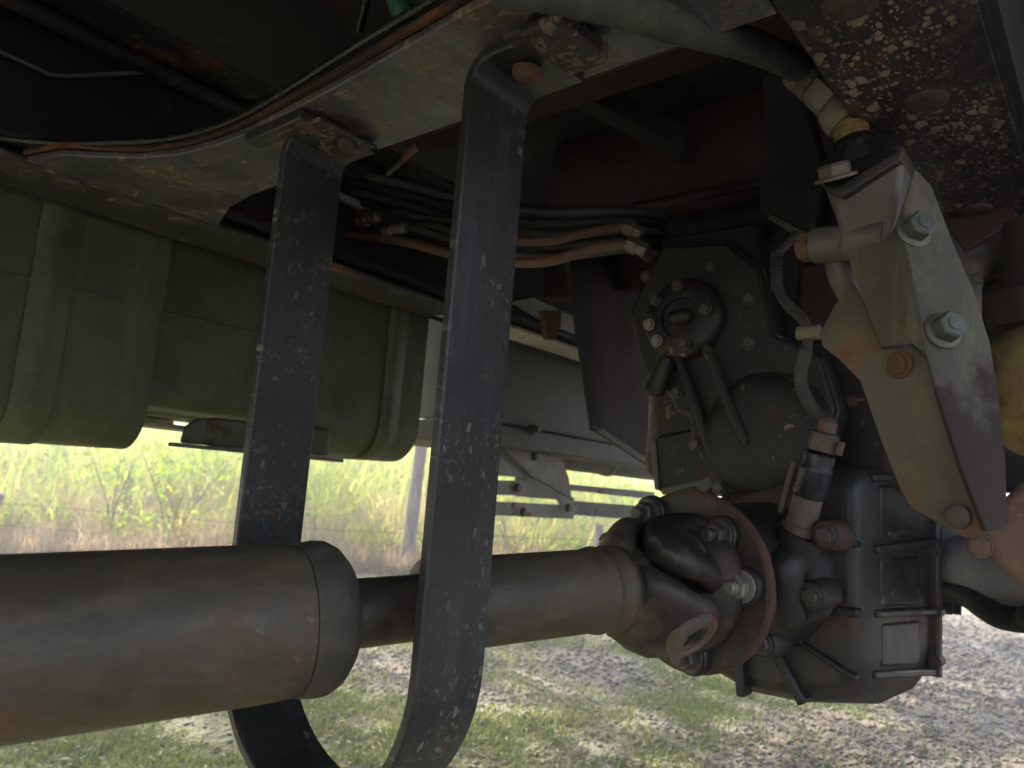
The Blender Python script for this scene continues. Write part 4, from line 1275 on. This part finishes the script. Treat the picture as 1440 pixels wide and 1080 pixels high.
def tone_mat(name, cols, rough=0.8, trans=0.0, tcol=None):
    mt, nt, out = new_mat(name)
    L = nt.links.new
    at = N(nt, 'ShaderNodeAttribute')
    at.attribute_name = 'tone'
    r = N(nt, 'ShaderNodeValToRGB')
    e = r.color_ramp.elements
    e[0].position, e[0].color = 0, (*cols[0], 1)
    e[1].position, e[1].color = 1, (*cols[-1], 1)
    for k in range(1, len(cols) - 1):
        x = e.new(k / (len(cols) - 1))
        x.color = (*cols[k], 1)
    L(at.outputs['Fac'], r.inputs[0])
    bs = N(nt, 'ShaderNodeBsdfPrincipled', Roughness=rough)
    L(r.outputs[0], bs.inputs['Base Color'])
    if trans:
        tr = N(nt, 'ShaderNodeBsdfTranslucent')
        tint = mix(nt, 1.0, r.outputs[0], tcol or (1.7, 1.6, 0.8), 'MULTIPLY')
        L(tint, tr.inputs['Color'])
        ms = N(nt, 'ShaderNodeMixShader')
        ms.inputs[0].default_value = trans
        L(bs.outputs[0], ms.inputs[1])
        L(tr.outputs[0], ms.inputs[2])
        L(ms.outputs[0], out.inputs['Surface'])
    else:
        L(bs.outputs[0], out.inputs['Surface'])
    return mt


# stones
def stones(n):
    n0 = n * 6
    y = 1.2 + 5.2 * R.rand(n0) ** 1.6
    x = (R.rand(n0) * 2 - 1) * (0.9 * y + 0.4) + 0.1
    gd_ = grass_density(x, y)
    keep = (R.rand(n0) > gd_ * 0.85) & (x > -0.95 * y)
    x, y, gd_ = x[keep][:n], y[keep][:n], gd_[keep][:n]
    n = len(x)
    lane = np.clip((x - 0.1 * y) / 0.8, 0, 1)
    r = (0.004 + 0.011 * R.rand(n) ** 2.2) * (0.9 + 0.35 * (y > 3.2))
    oct_ = np.array([(1, 0, 0), (0, 1, 0), (-1, 0, 0), (0, -1, 0), (0, 0, 1), (0, 0, -1)], float)
    tri = np.array([(0, 1, 4), (1, 2, 4), (2, 3, 4), (3, 0, 4), (1, 0, 5), (2, 1, 5), (3, 2, 5), (0, 3, 5)])
    a = R.rand(n) * 6.28
    jit = 1 + (R.rand(n, 6, 3) - 0.5) * 0.7
    v = oct_[None] * jit * r[:, None, None]
    v[:, :, 2] *= 0.65
    ca, sa = np.cos(a)[:, None], np.sin(a)[:, None]
    vx, vy = v[:, :, 0] * ca - v[:, :, 1] * sa, v[:, :, 0] * sa + v[:, :, 1] * ca
    P = np.stack([vx + x[:, None], vy + y[:, None], v[:, :, 2] + (ground_z(x, y) + r * 0.25)[:, None]], 2)
    T_ = (tri[None] + (np.arange(n) * 6)[:, None, None]).reshape(-1, 3)
    tone = np.repeat(R.rand(n), 6)
    return P.reshape(-1, 3), T_, tone


v, t_, tn = stones(42000)
fast_mesh('gravel', v, t_, tone_mat('loose_stones', [(0.13, 0.118, 0.108), (0.18, 0.16, 0.142), (0.22, 0.19, 0.16), (0.28, 0.245, 0.205)]), 'stuff', False, tn)['label'] = 'loose grey gravel'


def blades(x, y, h, w, tone, lean=0.5, zf=ground_z, segs=2):
    n = len(x)
    a = R.rand(n) * 6.28
    b_ = R.rand(n) * 6.28
    le = lean * R.rand(n) * h
    z0 = zf(x, y) - 0.004
    wx, wy = np.cos(a) * w, np.sin(a) * w
    lx, ly = np.cos(b_) * le, np.sin(b_) * le
    P = np.zeros((n, 5, 3))
    P[:, 0] = np.stack([x - wx, y - wy, z0], 1)
    P[:, 1] = np.stack([x + wx, y + wy, z0], 1)
    P[:, 2] = np.stack([x + wx * 0.8 + lx * 0.35, y + wy * 0.8 + ly * 0.35, z0 + h * 0.55], 1)
    P[:, 3] = np.stack([x - wx * 0.8 + lx * 0.35, y - wy * 0.8 + ly * 0.35, z0 + h * 0.55], 1)
    P[:, 4] = np.stack([x + lx, y + ly, z0 + h * (1 - 0.25 * R.rand(n))], 1)
    tri = np.array([(0, 1, 2), (0, 2, 3), (3, 2, 4)])
    return P.reshape(-1, 3), (tri[None] + (np.arange(n) * 5)[:, None, None]).reshape(-1, 3), np.repeat(tone, 5)


# short grass
n0 = 420000
y = 1.3 + 6.2 * R.rand(n0) ** 1.25
x = (R.rand(n0) * 2 - 1) * (0.85 * y + 0.5)
clump = fbm(x * 5, y * 5, 40, 3)
keep = (R.rand(n0) < (0.10 + 0.9 * grass_density(x, y)) * np.clip((clump - 0.24) * 3.5, 0, 1) * np.clip(1.6 - 0.9 * (x - 0.36 * y + 0.4), 0.12, 1)) & (y < bank_edge(x) + 0.6)
x, y, clump = x[keep], y[keep], clump[keep]
h = (0.010 + 0.020 * R.rand(len(x)) ** 1.5) * (0.7 + clump)
tone = np.clip(0.45 * fbm(x * 1.3, y * 1.3, 60) + 0.55 * R.rand(len(x)) ** 1.2, 0, 1)
v, t_, tn = blades(x, y, h, 0.0022 + 0.0016 * R.rand(len(x)), tone, 1.1)
GREENS = [(0.09, 0.14, 0.05), (0.15, 0.20, 0.08), (0.22, 0.23, 0.12), (0.32, 0.27, 0.18)]
fast_mesh('grass', v, t_, tone_mat('short_grass', GREENS, 0.7, 0.35, (1.3, 1.3, 0.7)), 'stuff', False, tn)['label'] = 'short patchy grass'
# dry straw lying about
n0 = 16000
y = 1.4 + 4.6 * R.rand(n0) ** 1.4
x = (R.rand(n0) * 2 - 1) * (0.85 * y + 0.4)
a = R.rand(n0) * 6.28
ln = 0.012 + 0.03 * R.rand(n0)
z = ground_z(x, y) + 0.006 + 0.008 * R.rand(n0)
P = np.zeros((n0, 3, 3))
P[:, 0] = np.stack([x, y, z], 1)
P[:, 1] = np.stack([x + np.cos(a) * ln, y + np.sin(a) * ln, z + 0.006 * R.rand(n0)], 1)
P[:, 2] = np.stack([x + np.cos(a + 0.15) * ln * 0.6, y + np.sin(a + 0.15) * ln * 0.6, z + 0.003], 1)
fast_mesh('straw_litter', P.reshape(-1, 3), np.arange(n0 * 3).reshape(-1, 3), tone_mat('dry_straw', [(0.28, 0.22, 0.14), (0.46, 0.39, 0.28)]), 'stuff', False, np.repeat(R.rand(n0), 3))['label'] = 'dry straw scattered on the ground'

# ------------------------------------------------------------------ BANK: dry grass, then yellow-green weeds
n0 = 60000
x = -9 + 14 * R.rand(n0)
d = R.rand(n0) ** 1.3 * 2.4
y = bank_edge(x) + d - 0.1
h = (0.14 + 0.40 * R.rand(n0)) * (0.45 + 0.55 * np.clip(d / 0.8, 0, 1)) * (0.6 + fbm(x * 1.1, y * 1.1, 80))
tone = np.clip(0.6 * fbm(x * 0.8, y * 0.8, 90) + 0.5 * R.rand(n0), 0, 1)
v, t_, tn = blades(x, y, h, 0.004 + 0.003 * R.rand(n0), tone, 0.7)
fast_mesh('dry_grass', v, t_, tone_mat('dry_grass_blades', [(0.22, 0.20, 0.10), (0.36, 0.27, 0.19), (0.44, 0.34, 0.26)], 0.8, 0.4, (1.2, 1.1, 0.9)), 'stuff', False, tn)['label'] = 'band of dry tan grass along the foot of the bank'


def leaf_cloud(cx, cy, cz, n, rad, size, tone0, tone_r):
    """n leaf-sized quads spread through one plant's volume"""
    u = R.normal(size=(n, 3))
    u /= np.linalg.norm(u, axis=1, keepdims=True)
    rr = R.rand(n) ** 0.45
    p = u * rr[:, None] * np.array(rad)[None] + np.array([cx, cy, cz])[None]
    a = R.normal(size=(n, 3))
    a /= np.linalg.norm(a, axis=1, keepdims=True)
    c = np.cross(a, R.normal(size=(n, 3)))
    c /= np.linalg.norm(c, axis=1, keepdims=True)
    sz = size * (0.5 + R.rand(n))
    P = np.stack([p - a * sz[:, None], p + c * sz[:, None] * 0.42, p + a * sz[:, None], p - c * sz[:, None] * 0.42], 1)
    tone = np.clip(tone0 + tone_r * (R.rand(n) - 0.5), 0, 1)
    return P.reshape(-1, 3), np.repeat(tone, 4)


def join_quads(parts):
    V = np.concatenate([p[0] for p in parts])
    tn = np.concatenate([p[1] for p in parts])
    return V, np.arange(len(V)).reshape(-1, 4), tn


WEED = [(0.04, 0.10, 0.012), (0.11, 0.22, 0.02), (0.27, 0.36, 0.04), (0.40, 0.35, 0.10)]
wm = tone_mat('backlit_weed_leaves', WEED, 0.7, 0.48, (1.45, 1.45, 0.5))
parts = []
for k in range(900):
    X = -10.5 + 15.5 * rng.random()
    dd = 0.35 + 5.8 * rng.random() ** 1.35
    Y = bank_edge(np.float64(X)) + dd
    zz = float(ground_z(np.float64(X), np.float64(Y)))
    pz = float(fbm(np.float64(X * 0.9), np.float64(Y * 0.9), 33, 3))
    hh = 0.18 + 1.1 * rng.random() * min(1, dd / 2.2) * max(0.15, (pz - 0.28) * 2.2) + 0.1
    parts.append(leaf_cloud(X, Y, zz + hh * 0.5, int(120 + 160 * rng.random()), (0.28 + 0.2 * rng.random(), 0.28, hh * 0.62), 0.014 + 0.020 * rng.random() ** 2, min(1, max(0, 0.1 + 0.5 * rng.random() + (0.62 - pz))), 0.55))
V, Q, tn = join_quads(parts)
fast_mesh('undergrowth', V, Q, wm, 'stuff', False, tn)['label'] = 'sunlit yellow-green weeds covering the bank'
n0 = 30000
x = -10 + 15 * R.rand(n0)
d = 0.4 + R.rand(n0) * 5.2
y = bank_edge(x) + d
h = 0.35 + 0.85 * R.rand(n0) ** 1.5 * np.clip(d / 2, 0.3, 1) * (0.5 + fbm(x * 0.8, y * 0.8, 44))
v, t_, tn = blades(x, y, h, 0.005 + 0.004 * R.rand(n0), np.clip(0.2 + 0.8 * R.rand(n0), 0, 1), 1.1)
fast_mesh('tall_grass', v, t_, tone_mat('tall_grass_blades', [(0.12, 0.22, 0.04), (0.22, 0.29, 0.07), (0.38, 0.34, 0.17)], 0.7, 0.55, (1.5, 1.5, 0.75)), 'stuff', False, tn)['label'] = 'tall seeding grass among the weeds'

# bare-stemmed shrubs standing in the bank
bark, nt, outn = new_mat('grey_bark')
L = nt.links.new
tc = N(nt, 'ShaderNodeTexCoord')
mp = N(nt, 'ShaderNodeMapping')
mp.inputs['Scale'].default_value = (18, 18, 4)
L(tc.outputs['Object'], mp.inputs[0])
nz = N(nt, 'ShaderNodeTexNoise')
nz.inputs['Scale'].default_value = 1.5
nz.inputs['Detail'].default_value = 9
L(mp.outputs[0], nz.inputs['Vector'])
bs = N(nt, 'ShaderNodeBsdfPrincipled', Roughness=0.9)
L(mix(nt, ramp(nt, nz.outputs['Fac'], 0.3, 0.7).outputs[0], (0.10, 0.08, 0.07), (0.30, 0.25, 0.235)), bs.inputs['Base Color'])
bp = N(nt, 'ShaderNodeBump')
bp.inputs['Strength'].default_value = 0.9
bp.inputs['Distance'].default_value = 0.02
L(nz.outputs['Fac'], bp.inputs['Height'])
L(bp.outputs[0], bs.inputs['Normal'])
L(bs.outputs[0], outn.inputs['Surface'])
M['bark'] = bark


def top_empty(name, loc, label, cat, group=None):
    o = bpy.data.objects.new(name, None)
    COL.objects.link(o)
    o.location = loc
    o['label'] = label
    o['category'] = cat
    if group:
        o['group'] = group
    return o


def gpos(x, y):
    return (x, y, float(ground_z(np.float64(x), np.float64(y))))


def shrub(x, y, hgt, label, seed):
    r_ = random.Random(seed)
    e = top_empty('bare_shrub', gpos(x, y), label, 'shrub', 'thin shrubs standing in the weeds')
    for k in range(4):
        a = r_.uniform(0, 6.28)
        ln = hgt * r_.uniform(0.7, 1.0)
        sp_ = r_.uniform(0.15, 0.45)
        pts = [Vector((0.02 * math.cos(a), 0.02 * math.sin(a), -0.05)), Vector((sp_ * 0.3 * math.cos(a), sp_ * 0.3 * math.sin(a), ln * 0.45)), Vector((sp_ * math.cos(a + 0.3), sp_ * math.sin(a + 0.3), ln))]
        st_ = MB().tube(pts, 0.01, 7, 5, rf=lambda u: 0.011 * (1 - 0.75 * u)).build('stem', 'bark', parent=e)
        for j in range(2):
            p = pts[1].lerp(pts[2], r_.uniform(0.1, 0.7))
            q = p + Vector((r_.uniform(-0.22, 0.22), r_.uniform(-0.15, 0.15), r_.uniform(0.12, 0.3)))
            MB().tube([p, p.lerp(q, 0.5) + Vector((0.01, 0, 0.02)), q], 0.005, 6, 3, rf=lambda u: 0.0045 * (1 - 0.7 * u)).build('twig', 'bark', parent=st_)
    pr = leaf_cloud(0, 0, hgt * 0.8, 150, (0.4, 0.35, hgt * 0.35), 0.026, 0.6, 0.6)
    lo = fast_mesh('foliage', pr[0], np.arange(len(pr[0])).reshape(-1, 4), wm, None, False, pr[1])
    lo.parent = e
    return e


shrub(-3.0, 5.95, 0.85, 'thin shrub with bare stems in the weeds, nearest the fence post', 3)
shrub(-2.6, 6.1, 0.9, 'bare-stemmed shrub standing left of the far strap leg', 5)
shrub(-1.55, 6.3, 0.7, 'low leafy shrub seen between the two strap legs', 8)
shrub(0.1, 6.75, 0.75, 'thin shrub in the gap under the step bracket', 9)

# fence: leaning post and wires
fpos = gpos(-3.74, 5.62)
fence = top_empty('wire_fence', fpos, 'old wire fence with a leaning dark timber post in the weeds at the left', 'fence')
MB().tube([(-0.13, 0, -0.3), (-0.05, 0, 0.1), (0.04, 0, 0.43)], 0.034, 12, 3, rf=lambda u: 0.036 - 0.006 * u).build('fence_post', 'bark', parent=fence)
MB().tube([(4.6, 1.3, -0.3), (4.62, 1.3, 0.2), (4.64, 1.3, 0.5)], 0.038, 12, 3, rf=lambda u: 0.042 - 0.006 * u).build('fence_post', 'bark', parent=fence)
MB().tube([(-4.2, -1.1, -0.3), (-4.2, -1.1, 0.2), (-4.2, -1.1, 0.5)], 0.038, 12, 3).build('fence_post', 'bark', parent=fence)
for hh in (0.20, 0.36):
    MB().tube([(-4.2, -1.12, hh), (-2, -0.6, hh - 0.03), (-0.02 + 0.1 * hh, -0.035, hh), (2.3, 0.62, hh - 0.05), (4.6, 1.28, hh)], 0.0035, 6, 6).build('fence_wire', 'nut_dark', parent=fence)

# trees: one trunk shows past the near strap leg; their crowns shade the ground in front
lm = tone_mat('tree_leaves', [(0.035, 0.07, 0.018), (0.07, 0.11, 0.028), (0.12, 0.15, 0.04)], 0.6, 0.4, (1.5, 1.5, 0.6))


def tree(x, y, hgt, r0, crown_r, label, seed, n_clumps=46):
    r_ = random.Random(seed)
    e = top_empty('tree', gpos(x, y), label, 'tree', 'trees behind the weedy bank')
    top = Vector((r_.uniform(-0.3, 0.3), r_.uniform(-0.3, 0.3), hgt * 0.72))
    MB().tube([(0, 0, -0.3), (0.02, 0, 0.5), (top.x * 0.4, top.y * 0.4, hgt * 0.38), top], r0, 16, 8, rf=lambda u: r0 * (1.25 - 0.25 * min(u * 6, 1)) * (1 - 0.75 * u)).build('trunk', 'bark', parent=e)
    parts = []
    for k in range(7):
        a = k * 2.4 + r_.uniform(-0.4, 0.4)
        st_ = Vector((0, 0, hgt * r_.uniform(0.36, 0.62)))
        en = Vector((math.cos(a) * crown_r * 0.7, math.sin(a) * crown_r * 0.7, hgt * r_.uniform(0.6, 0.9)))
        MB().tube([st_, st_.lerp(en, 0.5) + Vector((0, 0, 0.15)), en], r0 * 0.3, 8, 5, rf=lambda u: r0 * 0.34 * (1 - 0.8 * u)).build('limb', 'bark', parent=e)
    for k in range(n_clumps):
        a, q = r_.uniform(0, 6.28), r_.random() ** 0.5
        zc = hgt * r_.uniform(0.48, 1.0)
        rr = crown_r * q * (1.1 - 0.55 * max(0, (zc / hgt - 0.7) / 0.3))
        parts.append(leaf_cloud(math.cos(a) * rr, math.sin(a) * rr, zc, 130, (0.62, 0.62, 0.42), 0.075, r_.random(), 0.5))
    V, Q, tn = join_quads(parts)
    cr = fast_mesh('crown', V, Q, lm, None, False, tn)
    cr.parent = e
    return e


tree(-0.77, 6.4, 8.0, 0.075, 3.3, 'tree whose slim grey trunk shows just left of the near strap leg', 2, 85)
tree(-8.6, 9.2, 8.5, 0.16, 3.7, 'broad tree beyond the left end of the bank', 4, 90)
tree(-3.45, 10.6, 8.6, 0.13, 3.6, 'tree standing behind the far strap leg', 6, 90)

# ------------------------------------------------------------------ HAZE: added volume in place of the veiling lens glare
hz_b = MB().box((-330, -330, -2.0), (330, 430, 9.6))
hm = bpy.data.meshes.new('haze')
hm.from_pydata(hz_b.v, [], hz_b.f)
hmat, nt, outn = new_mat('glare_haze')
pv = N(nt, 'ShaderNodeVolumePrincipled')
pv.inputs['Color'].default_value = (0.97, 0.96, 0.92, 1)
pv.inputs['Density'].default_value = 0.035
pv.inputs['Anisotropy'].default_value = 0.45
nt.links.new(pv.outputs[0], outn.inputs['Volume'])
hm.materials.append(hmat)
ho = bpy.data.objects.new('haze', hm)
COL.objects.link(ho)
ho['kind'] = 'stuff'
ho['label'] = 'thin haze volume added in place of the veil of lens glare'
